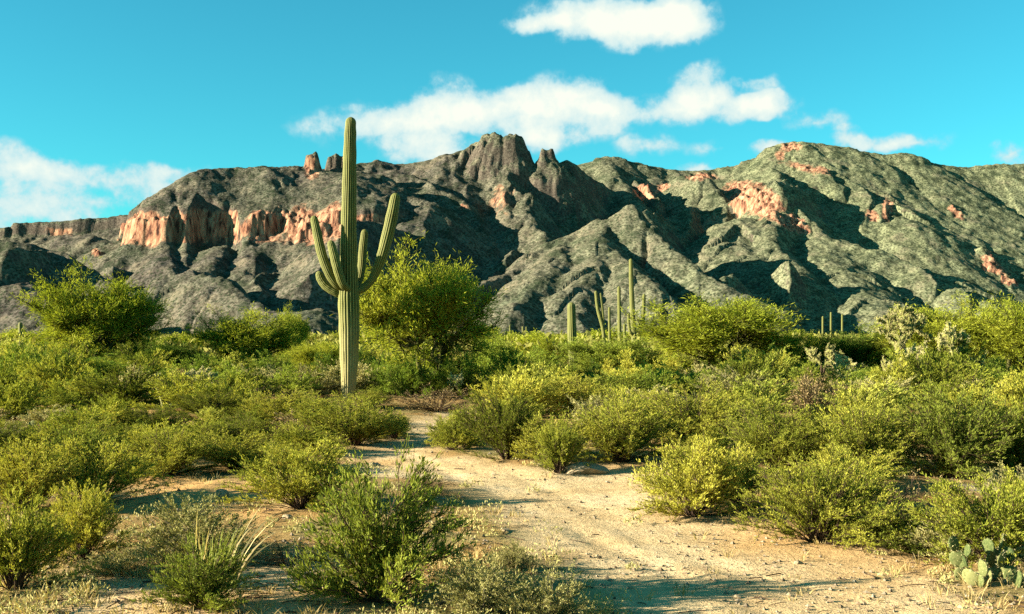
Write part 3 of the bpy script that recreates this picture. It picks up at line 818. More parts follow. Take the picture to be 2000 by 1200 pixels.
# ------------------------------------------------------------------ plants in the foreground, one by one
NEAR = [
    (green, 735, 1168, 285, 935, 'large bright green bush standing in the middle foreground beside the sandy track'),
    (grey, 935, 1192, 210, 1070, 'low grey-green bursage at the bottom edge, right of the large bright green bush'),
    (grey, 1075, 1200, 190, 1095, 'low grey bursage at the bottom edge nearest the tire ruts of the track'),
    (green, 395, 1192, 190, 1085, 'low leafy green bush around the foot of the tall pale grass'),
    (grey, 370, 1098, 260, 955, 'wide olive-grey brushy bush behind the tall pale grass'),
    (creo, 165, 1085, 150, 955, 'small vase-shaped creosote bush with its bare stems showing at lower left'),
    (creo, 30, 1150, 190, 985, 'dark creosote bush cut by the lower left edge of the picture'),
    (creo, 50, 990, 230, 865, 'broad creosote bush at the left edge above the vase-shaped one'),
    (creo, 190, 975, 190, 868, 'creosote bush left of the shadowed sand bank'),
    (creo, 130, 905, 200, 820, 'yellow-green creosote bush at left, behind the broad one at the edge'),
    (creo, 325, 925, 185, 838, 'round creosote bush just above the shadowed sand bank'),
    (creo, 460, 915, 190, 845, 'pale creosote bush touching the right end of the shadowed sand bank'),
    (creo, 588, 988, 215, 878, 'rounded creosote bush with dark base right of the orange bare sand'),
    (creo, 690, 868, 215, 782, 'wide golden creosote bush in front of the tall saguaro'),
    (creo, 770, 858, 70, 812, 'small creosote bush at the left edge of the far end of the track'),
    (creo, 540, 830, 160, 768, 'golden creosote bush left of the foot of the tall saguaro'),
    (creo, 410, 825, 150, 770, 'yellow creosote bush in front of the pale cholla at left'),
    (creo, 300, 845, 150, 795, 'low yellow-green creosote bush behind the round one at left'),
    (creo, 620, 835, 170, 775, 'golden creosote bush directly below the foot of the tall saguaro'),
    (creo, 480, 870, 160, 815, 'golden creosote bush in the second row left of the far track'),
    (creo, 590, 885, 150, 835, 'low golden creosote bush touching the left rim of the far track'),
    (creo, 390, 880, 150, 825, 'yellow creosote bush between the round one and the golden row'),
    (creo, 720, 800, 110, 765, 'small golden creosote bush at the right foot of the tall saguaro'),
    (creo, 230, 880, 170, 825, 'yellow-green creosote bush above the left end of the sand bank'),
    (creo, 885, 882, 95, 818, 'small dark-based creosote bush on the right edge of the far track'),
    (creo, 990, 900, 170, 778, 'tall creosote bush right of the far bend of the track'),
    (creo, 1090, 926, 95, 832, 'narrow upright creosote bush beside the flat pale rock'),
    (creo, 1215, 908, 230, 788, 'wide creosote bush behind the flat pale rock'),
    (creo, 1355, 1000, 190, 868, 'upright creosote bush standing out onto the right side of the track'),
    (creo, 1440, 985, 110, 885, 'creosote bush tucked right behind the one standing out onto the track'),
    (creo, 1600, 1045, 250, 893, 'large dark creosote bush at the edge of the track in the right foreground'),
    (dry, 1740, 1030, 210, 905, 'brown twiggy brush between the large dark creosote and the green one at right'),
    (green, 1750, 1058, 160, 985, 'low fresh green shrub spilling toward the track at right'),
    (creo, 1520, 925, 200, 805, 'creosote bush behind the large dark one in the right foreground'),
    (creo, 1690, 930, 230, 800, 'bushy creosote in the middle of the right-hand thicket'),
    (green, 1860, 935, 240, 775, 'tall feathery green bush near the right edge'),
    (creo, 1985, 925, 140, 800, 'creosote bush cut by the right edge of the picture'),
    (creo, 1935, 1092, 230, 945, 'large creosote bush at the lower right behind the prickly pear'),
    (creo, 2010, 1040, 190, 935, 'yellow-green creosote bush at the right edge above the prickly pear'),
    (grey, 1850, 1075, 150, 990, 'pale grey-green bursage left of the lower right creosote'),
    (creo, 1340, 870, 230, 768, 'dense creosote bush above the right side of the track'),
    (creo, 1130, 815, 200, 742, 'green creosote bush below the thick short saguaro'),
    (creo, 1430, 855, 180, 770, 'creosote bush in the second row right of the track'),
    (dry, 850, 802, 230, 748, 'dark dry brush under the large palo verde tree'),
    (dry, 480, 790, 180, 735, 'dry brown brush left of the tall saguaro'),
    (grey, 1000, 1110, 90, 1050, 'small grey bursage at the left rim of the track'),
    (dry, 560, 1100, 150, 1040, 'flattened dead brown brush left of the large bright green bush'),
    (dry, 830, 965, 120, 925, 'flat dead twiggy brush on the near side of the track'),
    (grey, 230, 1120, 170, 1065, 'low blue-grey weed patch below the vase-shaped creosote'),
]
for i, (kd, px, py, w_, top, lab) in enumerate(NEAR):
    if px > 1270: w_, top = w_ * 1.1, top + 2
    put_px(kd, i, px, py, w_, top, lab)
near_xy = [(gxy(px, py), w_ / F * gxy(px, py)[1] / 2) for kd, px, py, w_, top, lab in NEAR]

# ------------------------------------------------------------------ trees
def make_tree(name, parts_src, leafmat, barkmat='trunk'):
    tv, hv, bv, wv, lv = parts_src
    return [('trunk', m1('trunk', [tv], M[barkmat], True)), ('limb', m1('limbs', [hv, bv], M[barkmat], True)), ('crown', mesh_np('crown', [(lv[0], lv[1], 0), (wv[0], wv[1], 1)], [M[leafmat], M[barkmat]]))]
TR, TH = 2.2, 4.4
palo = Kind('palo_verde_tree', 'tree')
palo.v.append(make_tree('p', plant_tree(11, TR, TH, 135, 24, 13, .14, .021, low=.03, lean=(-.25, 0)), 'palo'))
palo.v.append(make_tree('p', plant_tree(22, TR, TH, 105, 24, 13, .14, .021, low=.2), 'palo'))
palo.v.append(make_tree('p', plant_tree(33, TR, TH, 120, 24, 13, .14, .021, low=.08), 'palo'))
mesq = Kind('mesquite_tree', 'tree')
mesq.v.append(make_tree('m', plant_tree(44, TR, TH, 110, 22, 13, .14, .024, low=.1), 'mesquite'))
def tree_px(kind, i, px, D, wpx, base_py, top, label, group=None, rz=None):
    x = (px - HX) / F * D
    sw = wpx / F * D / (2 * TR) * 1.22
    H_ = (EYE + (HY - top) / F * D) * 1.03
    return kind.put(i, x, D, rnd.uniform(0, 6.28) if rz is None else rz, (sw, sw, H_ / TH), label, group)
tree_px(palo, 0, 838, 34.5, 262, 785, 486, 'large round palo verde tree behind the arms of the tall saguaro', rz=.2)
tree_px(palo, 0, 200, 46, 240, 740, 528, 'tall palo verde tree standing above the others at left', rz=1.0)
tree_px(palo, 1, 480, 47, 200, 740, 598, 'palo verde tree midway between the left tree and the tall saguaro', rz=4.0)
tree_px(palo, 2, 1400, 44, 330, 750, 570, 'broad spreading palo verde tree right of the saguaro cluster', rz=2.2)
tree_px(palo, 2, 1545, 46, 130, 750, 640, 'low palo verde tree against the right side of the broad spreading one')
tree_px(mesq, 0, 1660, 46, 180, 745, 645, 'dark green mesquite tree left of the tall cholla')
tree_px(palo, 0, 1830, 44, 250, 745, 588, 'wide palo verde tree right behind the tall cholla', rz=3.0)
tree_px(palo, 1, 1975, 42, 230, 745, 575, 'palo verde tree running off the right edge', rz=5.0)
tree_px(mesq, 0, 150, 36, 230, 770, 690, 'bushy dark green mesquite below the tall left palo verde')
tree_px(mesq, 0, 330, 44, 150, 760, 665, 'dark mesquite tree right of the tall left palo verde')
tree_px(palo, 2, 40, 44, 210, 760, 690, 'spreading palo verde at the left edge beside the lone slender saguaro')
tree_px(palo, 0, 570, 58, 80, 730, 602, 'small upright palo verde just left of the tall saguaro', rz=1.5)
tree_px(mesq, 0, 965, 40, 120, 760, 655, 'dark mesquite close on the right of the large round palo verde')
tree_px(mesq, 0, 1180, 46, 170, 745, 655, 'mesquite tree at the feet of the slender saguaro cluster')
tree_px(palo, 1, 1080, 60, 90, 720, 650, 'small palo verde behind the thick short saguaro')
tree_px(palo, 2, 620, 44, 130, 750, 660, 'low palo verde directly behind the trunk of the tall saguaro')
tree_px(palo, 0, 260, 40, 150, 770, 700, 'low palo verde in front of the dark mesquite at left')

for i, (px, D, wpx, top, lab) in enumerate([(770, 34.6, 110, 712, 'dark scrub mesquite at the left foot of the large round palo verde'), (905, 34.0, 150, 700, 'dark scrub mesquite under the right side of the large round palo verde'),
        (985, 36, 110, 690, 'dark scrub mesquite on the right of the shade under the round palo verde'), (840, 36.5, 140, 725, 'dark scrub mesquite behind the trunks of the large round palo verde')]):
    x = (px - HX) / F * D; sw = wpx / F * D / 1.2; H_ = EYE + (HY - top) / F * D
    mesq_f.put(i, x, D, rnd.uniform(0, 6.28), (sw, sw, H_ / BUSH_H), lab)
# more, further off
fartree = Kind('palo_verde_tree', 'tree')
for k in range(3):
    tv, hv, bv, wv, lv = plant_tree(60 + k, TR, TH, 60, 14, 6, .22, .07, low=.06)
    fartree.v.append([('tree', mesh_np('far tree', [(lv[0], lv[1], 0), (tv[0], tv[1], 1), (hv[0], hv[1], 1), (bv[0], bv[1], 1)], [M['palo'], M['trunk']]))])
g = random.Random(77)
NUM = ['one', 'two', 'three', 'four', 'five', 'six', 'seven', 'eight', 'nine', 'ten', 'eleven', 'twelve', 'thirteen', 'fourteen', 'fifteen', 'sixteen', 'seventeen', 'eighteen', 'nineteen']
NUM += [t + u for t in ('twenty', 'thirty', 'forty') for u in ('',) + tuple('-' + q for q in NUM[:9])]
for k in range(44):
    D = g.uniform(62, 130); px = -150 + 2300 * (k + g.random()) / 44
    if 1560 < px < 1760: continue
    H_ = g.uniform(2.2, 3.3); sw = g.uniform(.8, 1.25)
    side = 'left of the tall saguaro' if px < 680 else ('between the two groups of saguaros' if px < 1250 else 'on the right')
    fartree.put(k, (px - HX) / F * D, D, g.uniform(0, 6.28), (sw, sw, H_ / TH), 'distant palo verde, number %s from the left in the far tree belt' % NUM[k], 'distant palo verdes of the far tree belt')

# mid-distance shrubs filling the flat
g = random.Random(9)
placed = []
FL = []
def clear(x, y, r, f=.6):
    for (c, rad) in near_xy:
        if math.hypot(c[0] - x, c[1] - y) < rad * .8 + r * .45: return False
    for (a, b, rad) in placed:
        if math.hypot(a - x, b - y) < (rad + r) * f: return False
    return True
FILL = []
tries = 0
while len(FILL) < 470 and tries < 16000:
    tries += 1
    D = 11 + 47 * g.random() ** .75
    px = g.uniform(-120, 2120)
    x = (px - HX) / F * D; y = D
    py = HY + EYE * F / D
    r = g.uniform(.35, .75) if D < 24 else g.uniform(.65, 1.25)
    sdm = float(poly_sd(np.array([x]), np.array([y]), TRACK)[0])
    if sdm < r * .9: continue
    if D < 16 and (float(poly_sd(np.array([x]), np.array([y]), BARE)[0]) < r or float(poly_sd(np.array([x]), np.array([y]), BARE2)[0]) < r): continue
    if D < 14 and px > 1100 and px < 1500: continue
    if D < 13.5 and px < 1100: continue
    if abs(px - 680) < 45 and 22 < D < 33.5: continue
    if not clear(x, y, r, (1.3 if px < 1000 else 1.0) if D < 15 else ((.84 if px < 1000 else .82) if D < 25 else .66)): continue
    if 735 < px < 960 and 25 < D < 33: continue
    placed.append((x, y, r))
    FILL.append((x, y, r, D, px))
for k, (x, y, r, D, px) in enumerate(FILL):
    n_ = float(vnoise(x * .35, y * .35, 501)); q = g.random()
    if D > 26 and q < .32: kd, nm = mesq_f, 'dark green mesquite shrub'
    elif q < .55 or n_ > .68: kd, nm = (creo if D < 17 else creo_f), 'yellow-green creosote bush'
    elif q < .68: kd, nm = (green if D < 17 else green_f), 'fresh green shrub'
    elif q < .87: kd, nm = (grey if D < 17 else grey_f), 'grey-green bursage bush'
    else: kd, nm = (dry if D < 17 else dry_f), 'brown dry brush'
    h = r * g.uniform(.7, 1.3) * (.8 if px < 900 and D < 30 else 1)
    if kd in (grey, grey_f, dry, dry_f): h *= .7
    if abs(px - 680) < 45 + r * F / y and D < 33 and HY + (EYE - h) * F / y < 770: continue
    if abs(px - 1118) < 16 + r * F / y and HY + (EYE - h) * F / y < 705: continue
    s_ = r / BUSH_R
    FL.append((kd, k, x, y, g.uniform(0, 6.28), (s_, s_, h / BUSH_H), nm, px, HY + EYE * F / y - h * .5 * F / y, h * F / y))
LM = [('the tall saguaro', 680, 700), ('the large round palo verde', 840, 740), ('the thick short saguaro', 1117, 700), ('the slender saguaro cluster', 1220, 690),
      ('the tall cholla', 1775, 720), ('the pale cholla at left', 400, 755), ('the flat pale rock', 1140, 905), ('the far bend of the track', 860, 830), ('the tall left palo verde', 200, 710),
      ('the broad spreading palo verde', 1400, 730), ('the right edge', 1990, 800), ('the left edge', 10, 800), ('the shadowed sand bank', 360, 930), ('the broad creosote at the left edge', 50, 930), ('the creosote cut by the right edge', 1985, 870), ('the vase-shaped creosote', 165, 1030), ('the yellow-green creosote at left', 130, 865), ('the bush standing onto the track', 1380, 930),
      ('the large dark creosote', 1620, 960), ('the tall feathery bush at right', 1860, 850), ('the lone slender saguaro at left', 40, 720), ('the dark mesquite left of the tall cholla', 1660, 720)]
byl = {}
for f in FL:
    px, py = f[7], f[8]
    nm_, lx, ly = min(LM, key=lambda l: math.hypot(l[1] - px, (l[2] - py) * 1.6))
    dx, dy = px - lx, py - ly
    if nm_ == 'the right edge': w_ = 'inward from'
    elif nm_ == 'the left edge': w_ = 'inward from'
    elif abs(dx) > abs(dy) * 1.1: w_ = 'left of' if dx < 0 else 'right of'
    else: w_ = 'below' if dy > 0 else 'just above'
    byl.setdefault((f[6], w_, nm_), []).append((math.hypot(dx, dy), f))
ORD = ['nearest', 'second', 'third', 'fourth', 'fifth', 'sixth', 'seventh', 'eighth', 'ninth', 'tenth', 'eleventh', 'twelfth'] + [w + 'teenth' for w in ('thir', 'four', 'fif', 'six', 'seven', 'eigh', 'nine')] + ['twentieth'] + ['twenty-' + w for w in ('first', 'second', 'third', 'fourth', 'fifth', 'sixth', 'seventh', 'eighth', 'ninth')]
for (nm, w_, lm), fs in byl.items():
    fs.sort(key=lambda q: q[0])
    for j, (_, f) in enumerate(fs):
        pre = '' if len(fs) == 1 else ORD[min(j, len(ORD) - 1)] + ' '
        f[0].put(f[1], f[2], f[3], f[4], f[5], (pre + nm + ' ' + w_ + ' ' + lm), 'shrubs filling the desert flat')

def far_scrub():
    g_ = np.random.default_rng(3)
    n = 3400
    D = np.exp(g_.uniform(math.log(58), math.log(1500), n)); px = g_.uniform(-350, 2350, n)
    x = (px - HX) / F * D
    R = g_.uniform(.8, 1.6, n) * (1 + D / 900); H_ = g_.uniform(1.0, 2.0, n) * (1 + D / 1500)
    m = 34
    u = g_.normal(size=(n, m, 3)); u = unit(u) * g_.random((n, m, 1)) ** .4
    P = np.stack([x[:, None] + u[..., 0] * R[:, None], D[:, None] + u[..., 1] * R[:, None], H_[:, None] * (.5 + .5 * u[..., 2])], -1)
    d = u + g_.normal(0, .6, u.shape) + np.array([0, 0, .4])
    sz = (.30 * (1 + D / 400))[:, None] * g_.uniform(.6, 1.4, (n, m))
    V, Q = leaves(P.reshape(-1, 3), d.reshape(-1, 3), sz.reshape(-1), sz.reshape(-1) * .5, g_)
    o = link('distant_scrub', mesh_np('distant scrub', [(V, Q, 0)], [foliage_mat('distant scrub leaves', (.05, .07, .015), (.12, .14, .03), (.22, .22, .05), .2, .05)]))
    stuff(o, 'mass of distant desert scrub reaching to the foot of the mountains', 'scrub')
far_scrub()
#@@CACTI
# ------------------------------------------------------------------ cacti
def cactus_mat(name, valley, crest, spine):
    m, nt, N, L = new_mat(name)
    out = N.new('ShaderNodeOutputMaterial')
    tc = N.new('ShaderNodeTexCoord')
    rib = N.new('ShaderNodeAttribute'); rib.attribute_name = 'rib'
    n = N_noise(N, L, tc.outputs['Object'], 2.2, 4, .6)
    n2 = N_noise(N, L, tc.outputs['Object'], 16, 3, .7)
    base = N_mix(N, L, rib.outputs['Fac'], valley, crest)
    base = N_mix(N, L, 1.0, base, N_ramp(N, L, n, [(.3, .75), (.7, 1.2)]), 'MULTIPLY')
    # rows of spine clusters on the rib crests
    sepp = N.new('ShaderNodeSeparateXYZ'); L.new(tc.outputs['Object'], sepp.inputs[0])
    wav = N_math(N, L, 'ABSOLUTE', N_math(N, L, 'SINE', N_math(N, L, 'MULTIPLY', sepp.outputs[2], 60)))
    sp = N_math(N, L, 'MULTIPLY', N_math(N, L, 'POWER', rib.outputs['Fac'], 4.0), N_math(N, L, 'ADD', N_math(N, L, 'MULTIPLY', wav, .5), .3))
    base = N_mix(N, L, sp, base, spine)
    # corky tan skin low on the trunk
    lowt = N.new('ShaderNodeAttribute'); lowt.attribute_name = 'cork'
    base = N_mix(N, L, N_math(N, L, 'MULTIPLY', lowt.outputs['Fac'], N_ramp(N, L, n2, [(.35, .5), (.6, 1.0)])), base, (.50, .40, .17))
    d = N.new('ShaderNodeBsdfPrincipled'); L.new(base, d.inputs['Base Color']); d.inputs['Roughness'].default_value = .75
    d.inputs['Specular IOR Level'].default_value = .2
    bp = N.new('ShaderNodeBump'); bp.inputs['Strength'].default_value = .5; bp.inputs['Distance'].default_value = .01; L.new(n2, bp.inputs['Height']); L.new(bp.outputs[0], d.inputs['Normal'])
    L.new(d.outputs[0], out.inputs[0])
    return m
M['saguaro'] = cactus_mat('saguaro skin', (.060, .070, .010), (.20, .20, .035), (.50, .44, .16))

def crom(P, n):
    P = np.array(P, float); K = len(P)
    Q = np.vstack([2 * P[0] - P[1], P, 2 * P[-1] - P[-2]])
    t = np.linspace(0, K - 1 - 1e-6, n); i = t.astype(int); f = (t - i)[:, None]
    a, b, c, d = Q[i], Q[i + 1], Q[i + 2], Q[i + 3]
    return .5 * ((2 * b) + (c - a) * f + (2 * a - 5 * b + 4 * c - d) * f ** 2 + (3 * b - a - 3 * c + d) * f ** 3)

def ribbed(ctrl, nribs, rings, seg=4, depth=.13, cork=None, tip=True):
    """ctrl: (x, y, z, radius) points; returns V, F, rib, cork arrays"""
    S = crom(ctrl, rings)
    P, R = S[:, :3], S[:, 3].copy()
    if tip:   # round off the end
        T = unit(P[-1] - P[-2]); r = R[-1]
        a = np.linspace(0, math.pi / 2, 8)[1:]
        P = np.vstack([P, P[-1] + T * (np.sin(a) * r * 1.15)[:, None]]); R = np.concatenate([R, np.maximum(np.cos(a), .02) * r])
    T = unit(np.gradient(P, axis=0)); n = len(P)
    if tip: T[-8:] = T[-9]
    A = np.zeros_like(P); A[0] = unit(np.cross(T[0], [0.3, 1, .1]))
    for k in range(1, n):
        A[k] = unit(A[k - 1] - T[k] * (A[k - 1] @ T[k]))
    B = np.cross(T, A)
    m = nribs * seg
    th = np.arange(m) * 2 * math.pi / m
    c = np.cos(th * nribs)
    rib = .5 + .5 * c
    prof = 1 - depth + depth * 2 * (rib ** .7) * .5 + 0
    wob = 1 + .025 * np.sin(np.arange(n) * .55)[:, None] * np.sin(th * 2 + 1)[None]
    rad = R[:, None] * prof[None] * wob
    V = P[:, None] + rad[..., None] * (A[:, None] * np.cos(th)[None, :, None] + B[:, None] * np.sin(th)[None, :, None])
    i = np.arange(n - 1)[:, None] * m; j = np.arange(m)[None]; j2 = (j + 1) % m
    Q = np.stack([i + j, i + j2, i + m + j2, i + m + j], -1).reshape(-1, 4)
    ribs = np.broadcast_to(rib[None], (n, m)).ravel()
    ck = np.zeros(n) if cork is None else np.clip((cork - P[:, 2]) / cork, 0, 1) ** .6
    ck = (np.broadcast_to(ck[:, None], (n, m)) * (.55 + .45 * (1 - rib[None]))).ravel()
    return V.reshape(-1, 3), Q, ribs, ck

def ribbed_mesh(name, ctrl, nribs, rings, **kw):
    V, Q, r, c = ribbed(ctrl, nribs, rings, **kw)
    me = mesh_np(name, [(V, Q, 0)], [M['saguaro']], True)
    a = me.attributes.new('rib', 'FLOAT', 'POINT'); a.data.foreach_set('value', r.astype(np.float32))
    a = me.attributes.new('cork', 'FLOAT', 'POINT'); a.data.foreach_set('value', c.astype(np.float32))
    return me

def saguaro(D, base, trunk, arms, label, nribs=16, rings=90, group=None, cork=None):
    """base (px); trunk / arms: (px, py, depth offset in m, radius in px)"""
    bx = (base - HX) / F * D; z0 = gz(bx, D)
    def cv(p):
        d = D + p[2]
        return ((p[0] - HX) / F * d - bx, p[2], EYE + (HY - p[1]) / F * d - z0, p[3] / F * D)
    root = link('saguaro_cactus', None, None, (bx, D, z0))
    tr = [cv(p) for p in trunk]
    tr.insert(0, (tr[0][0], tr[0][1], -.15, tr[0][3]))
    link('trunk', ribbed_mesh('saguaro trunk', tr, nribs, rings, cork=cork), root)
    for a in arms:
        link('arm', ribbed_mesh('saguaro arm', [cv(p)[:3] + (cv(p)[3] * (.88 if nribs > 15 else 1),) for p in a], max(9, nribs - 5), max(14, rings // 2)), root)
    tag(root, label, 'cactus', group)
    return root

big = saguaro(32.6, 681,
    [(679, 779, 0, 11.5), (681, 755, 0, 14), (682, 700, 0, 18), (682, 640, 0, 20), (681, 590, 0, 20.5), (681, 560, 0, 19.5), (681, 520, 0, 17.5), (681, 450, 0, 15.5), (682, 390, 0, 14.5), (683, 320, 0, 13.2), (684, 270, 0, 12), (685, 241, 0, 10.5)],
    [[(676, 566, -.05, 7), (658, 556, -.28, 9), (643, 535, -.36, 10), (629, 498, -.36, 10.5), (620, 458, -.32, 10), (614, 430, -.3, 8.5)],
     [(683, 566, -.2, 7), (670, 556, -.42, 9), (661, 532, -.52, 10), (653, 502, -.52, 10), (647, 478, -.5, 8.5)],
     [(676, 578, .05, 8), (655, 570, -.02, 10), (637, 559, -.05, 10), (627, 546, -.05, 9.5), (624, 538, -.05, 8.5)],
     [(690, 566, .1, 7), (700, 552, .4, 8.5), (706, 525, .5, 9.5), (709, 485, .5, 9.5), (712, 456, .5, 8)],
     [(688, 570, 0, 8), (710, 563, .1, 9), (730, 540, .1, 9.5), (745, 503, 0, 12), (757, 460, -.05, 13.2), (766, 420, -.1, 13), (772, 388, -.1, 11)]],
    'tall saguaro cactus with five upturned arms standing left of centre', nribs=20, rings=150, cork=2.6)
saguaro(55, 1118, [(1120, 728, 0, 7), (1119, 700, 0, 8.5), (1117, 650, 0, 9), (1116, 600, 0, 8)], [], 'thick short saguaro column without arms right of the round palo verde', 13, 50)
saguaro(75, 1237, [(1239, 708, 0, 4.5), (1238, 660, 0, 5.2), (1235, 600, 0, 5), (1233, 550, 0, 4.6), (1232, 510, 0, 3.8)],
    [[(1239, 648, 0, 3), (1250, 645, 0, 4), (1255, 630, 0, 4.5), (1257, 600, 0, 4), (1258, 578, 0, 3.2)],
     [(1238, 655, -.2, 3), (1231, 648, -.4, 3.2), (1228, 630, -.4, 3.2), (1228, 615, -.4, 2.8)],
     [(1239, 668, .2, 3), (1246, 664, .3, 3.6), (1250, 650, .3, 4), (1250, 628, .3, 3.4)]], 'tallest and armed saguaro of the slender cluster right of centre', 11, 60)
saguaro(82, 1209, [(1211, 700, 0, 3.2), (1210, 640, 0, 3.8), (1209, 563, 0, 3.2)], [], 'straight slender saguaro just left of the tallest one in the cluster', 10, 40)
saguaro(84, 1178, [(1183, 700, 0, 3.2), (1178, 645, 0, 3.8), (1168, 605, 0, 3.8), (1164, 572, 0, 3.2)], [[(1174, 635, 0, 2.4), (1178, 625, 0, 2.8), (1176, 600, 0, 2.8), (1173, 575, 0, 2.4)]], 'left-leaning slender saguaro at the left of the cluster', 10, 40)
saguaro(90, 1190, [(1191, 700, 0, 2.6), (1190, 603, 0, 2.6)], [], 'smallest saguaro of the cluster, between the leaning and the straight one', 9, 30)
saguaro(70, 1220, [(1221, 712, 0, 3.2), (1220, 636, 0, 3)], [], 'stubby saguaro at the foot of the tallest one in the cluster', 9, 30)
saguaro(60, 40, [(42, 722, 0, 4.2), (41, 680, 0, 4.8), (40, 634, 0, 4)], [], 'lone slender saguaro near the left edge', 10, 36)
saguaro(130, 1021, [(1022, 686, 0, 2), (1021, 640, 0, 2)], [[(1022, 655, 0, 1.4), (1027, 652, 0, 1.5), (1028, 640, 0, 1.4)]], 'tiny far saguaro with one arm right of the round palo verde', 8, 20)
saguaro(130, 996, [(996, 686, 0, 1.8), (996, 637, 0, 1.7)], [], 'tiny far saguaro closest to the round palo verde', 8, 20)
for k, (px, top) in enumerate(((1607, 620), (1623, 612), (1645, 616))):
    saguaro(150, px, [(px, 684, 0, 2.1), (px, top, 0, 1.9)], [], ('leftmost', 'middle', 'rightmost')[k] + ' of three tiny far saguaros behind the low brush at right', 8, 20)

# --- chollas
def cholla_mesh(seed, H, spread):
    g_ = np.random.default_rng(seed)
    joints = []   # (a, b, r, level)
    def grow(p, d, lev, ln, r):
        q = p + d * ln
        joints.append((p, q, r, lev))
        if lev >= 7: return
        n_ = 1 if lev < 2 else (2 if g_.random() < .75 else 3)
        if lev >= 5 and g_.random() < .25: return
        for _ in range(n_):
            dd = unit(d * (1.1 if lev < 2 else .6) + g_.normal(0, .45 if lev < 2 else .75, 3) * np.array([spread, spread, .8]) + np.array([0, 0, .22]))
            grow(q, dd, lev + 1, ln * (.95 if lev < 2 else .86), max(r * .86, .032))
    for _ in range(2): grow(np.array([g_.uniform(-.1, .1), g_.uniform(-.1, .1), -.05]), unit(np.array([g_.uniform(-.3, .3), g_.uniform(-.3, .3), 1])), 0, .30, .06)
    z = max(j[1][2] for j in joints); k = H / z
    A = np.array([j[0] for j in joints]) * k; B = np.array([j[1] for j in joints]) * k
    lev = np.array([j[3] for j in joints]); r = np.array([j[2] for j in joints]) * max(k, .8)
    t = np.array([0, .12, .5, .88, 1]); sh = np.array([.35, .8, 1, .85, .3])
    P = A[:, None] * (1 - t[None, :, None]) + B[:, None] * t[None, :, None]
    old = lev < 3
    tv = tubes(P[old], r[old][:, None] * sh[None] * .8 + .01, 7)
    jv = tubes(P[~old], r[~old][:, None] * sh[None], 7)
    ns = 46
    u = g_.random((len(P), ns)); pp, _ = sample(P, u)
    dd = unit(g_.normal(size=pp.shape)); st = pp + dd * r[:, None, None] * .75
    nn = (~old)
    sv = leaves(st[nn].reshape(-1, 3), dd[nn].reshape(-1, 3), .055, .012, g_)
    return tv, jv, sv
M['cholla'] = foliage_mat('cholla joints', (.10, .11, .03), (.19, .20, .05), (.30, .28, .09), .0, 3)
M['spine'] = foliage_mat('pale cholla spines', (.26, .24, .09), (.42, .40, .17), (.58, .54, .28), .2, 3)
chol = Kind('cholla_cactus', 'cactus')
for sd_, sp_ in ((3, 1.0), (8, 1.4), (12, 1.2)):
    tv, jv, sv = cholla_mesh(sd_, 1.6, sp_)
    chol.v.append([('trunk', m1('cholla trunk', [tv], M['stem'], True)), ('joints', mesh_np('cholla joints', [(jv[0], jv[1], 0), (sv[0], sv[1], 1)], [M['cholla'], M['spine']], True))])
for i, (px, D, top, lab) in enumerate([
    (1775, 38, 594, 'tall dark-trunked cholla rising above the brush at right'), (1845, 37, 632, 'second cholla, lower and wider, right of the tall cholla'),
    (1800, 36, 668, 'low branching cholla at the foot of the tall cholla'), (1605, 38, 672, 'pale cholla left of the dark mesquite at right'),
    (1665, 36, 692, 'low pale cholla below the dark mesquite at right'), (1722, 36, 696, 'small cholla left of the foot of the tall cholla'),
    (400, 29, 716, 'pale cholla cactus at left before the dry brush'), (360, 30, 742, 'small yellow cholla touching the left side of the pale one'),
    (905, 33, 725, 'small cholla in the shade of the large round palo verde')]):
    x = (px - HX) / F * D; h = EYE + (HY - top) / F * D
    s_ = h / 1.6 * (.75 if h > 2 else .9)
    chol.put(i, x, D, rnd.uniform(0, 6.28), (s_, s_, h / 1.6), lab)

# --- prickly pears, every pad a part
M['pad'] = foliage_mat('prickly pear pads', (.035, .055, .018), (.075, .10, .03), (.16, .17, .06), .0, 9)
def pad_mesh(seed):
    g_ = np.random.default_rng(seed)
    nu, nv = 12, 7
    u = np.arange(nu) * 2 * math.pi / nu; v = np.linspace(0, math.pi, nv)
    uu, vv = np.meshgrid(u, v)
    z = .5 - .5 * np.cos(vv); w = np.sin(vv) * (.36 + .10 * z)
    V = np.stack([w * np.cos(uu), w * np.sin(uu) * .22, z], -1).reshape(-1, 3) + g_.normal(0, .008, (nu * nv, 3))
    i = np.arange(nv - 1)[:, None] * nu; j = np.arange(nu)[None]; j2 = (j + 1) % nu
    Q = np.stack([i + j, i + j2, i + nu + j2, i + nu + j], -1).reshape(-1, 4)
    n = 110; P = V[g_.integers(nu, nu * (nv - 1), n)]; d = P * np.array([1, 8, 0]) + g_.normal(0, .3, P.shape)
    sv = leaves(P, d, .12, .016, g_)
    return mesh_np('prickly pear pad', [(V, Q, 0), (sv[0], sv[1], 1)], [M['pad'], M['spine']], True)
PADS = [pad_mesh(k) for k in range(3)]
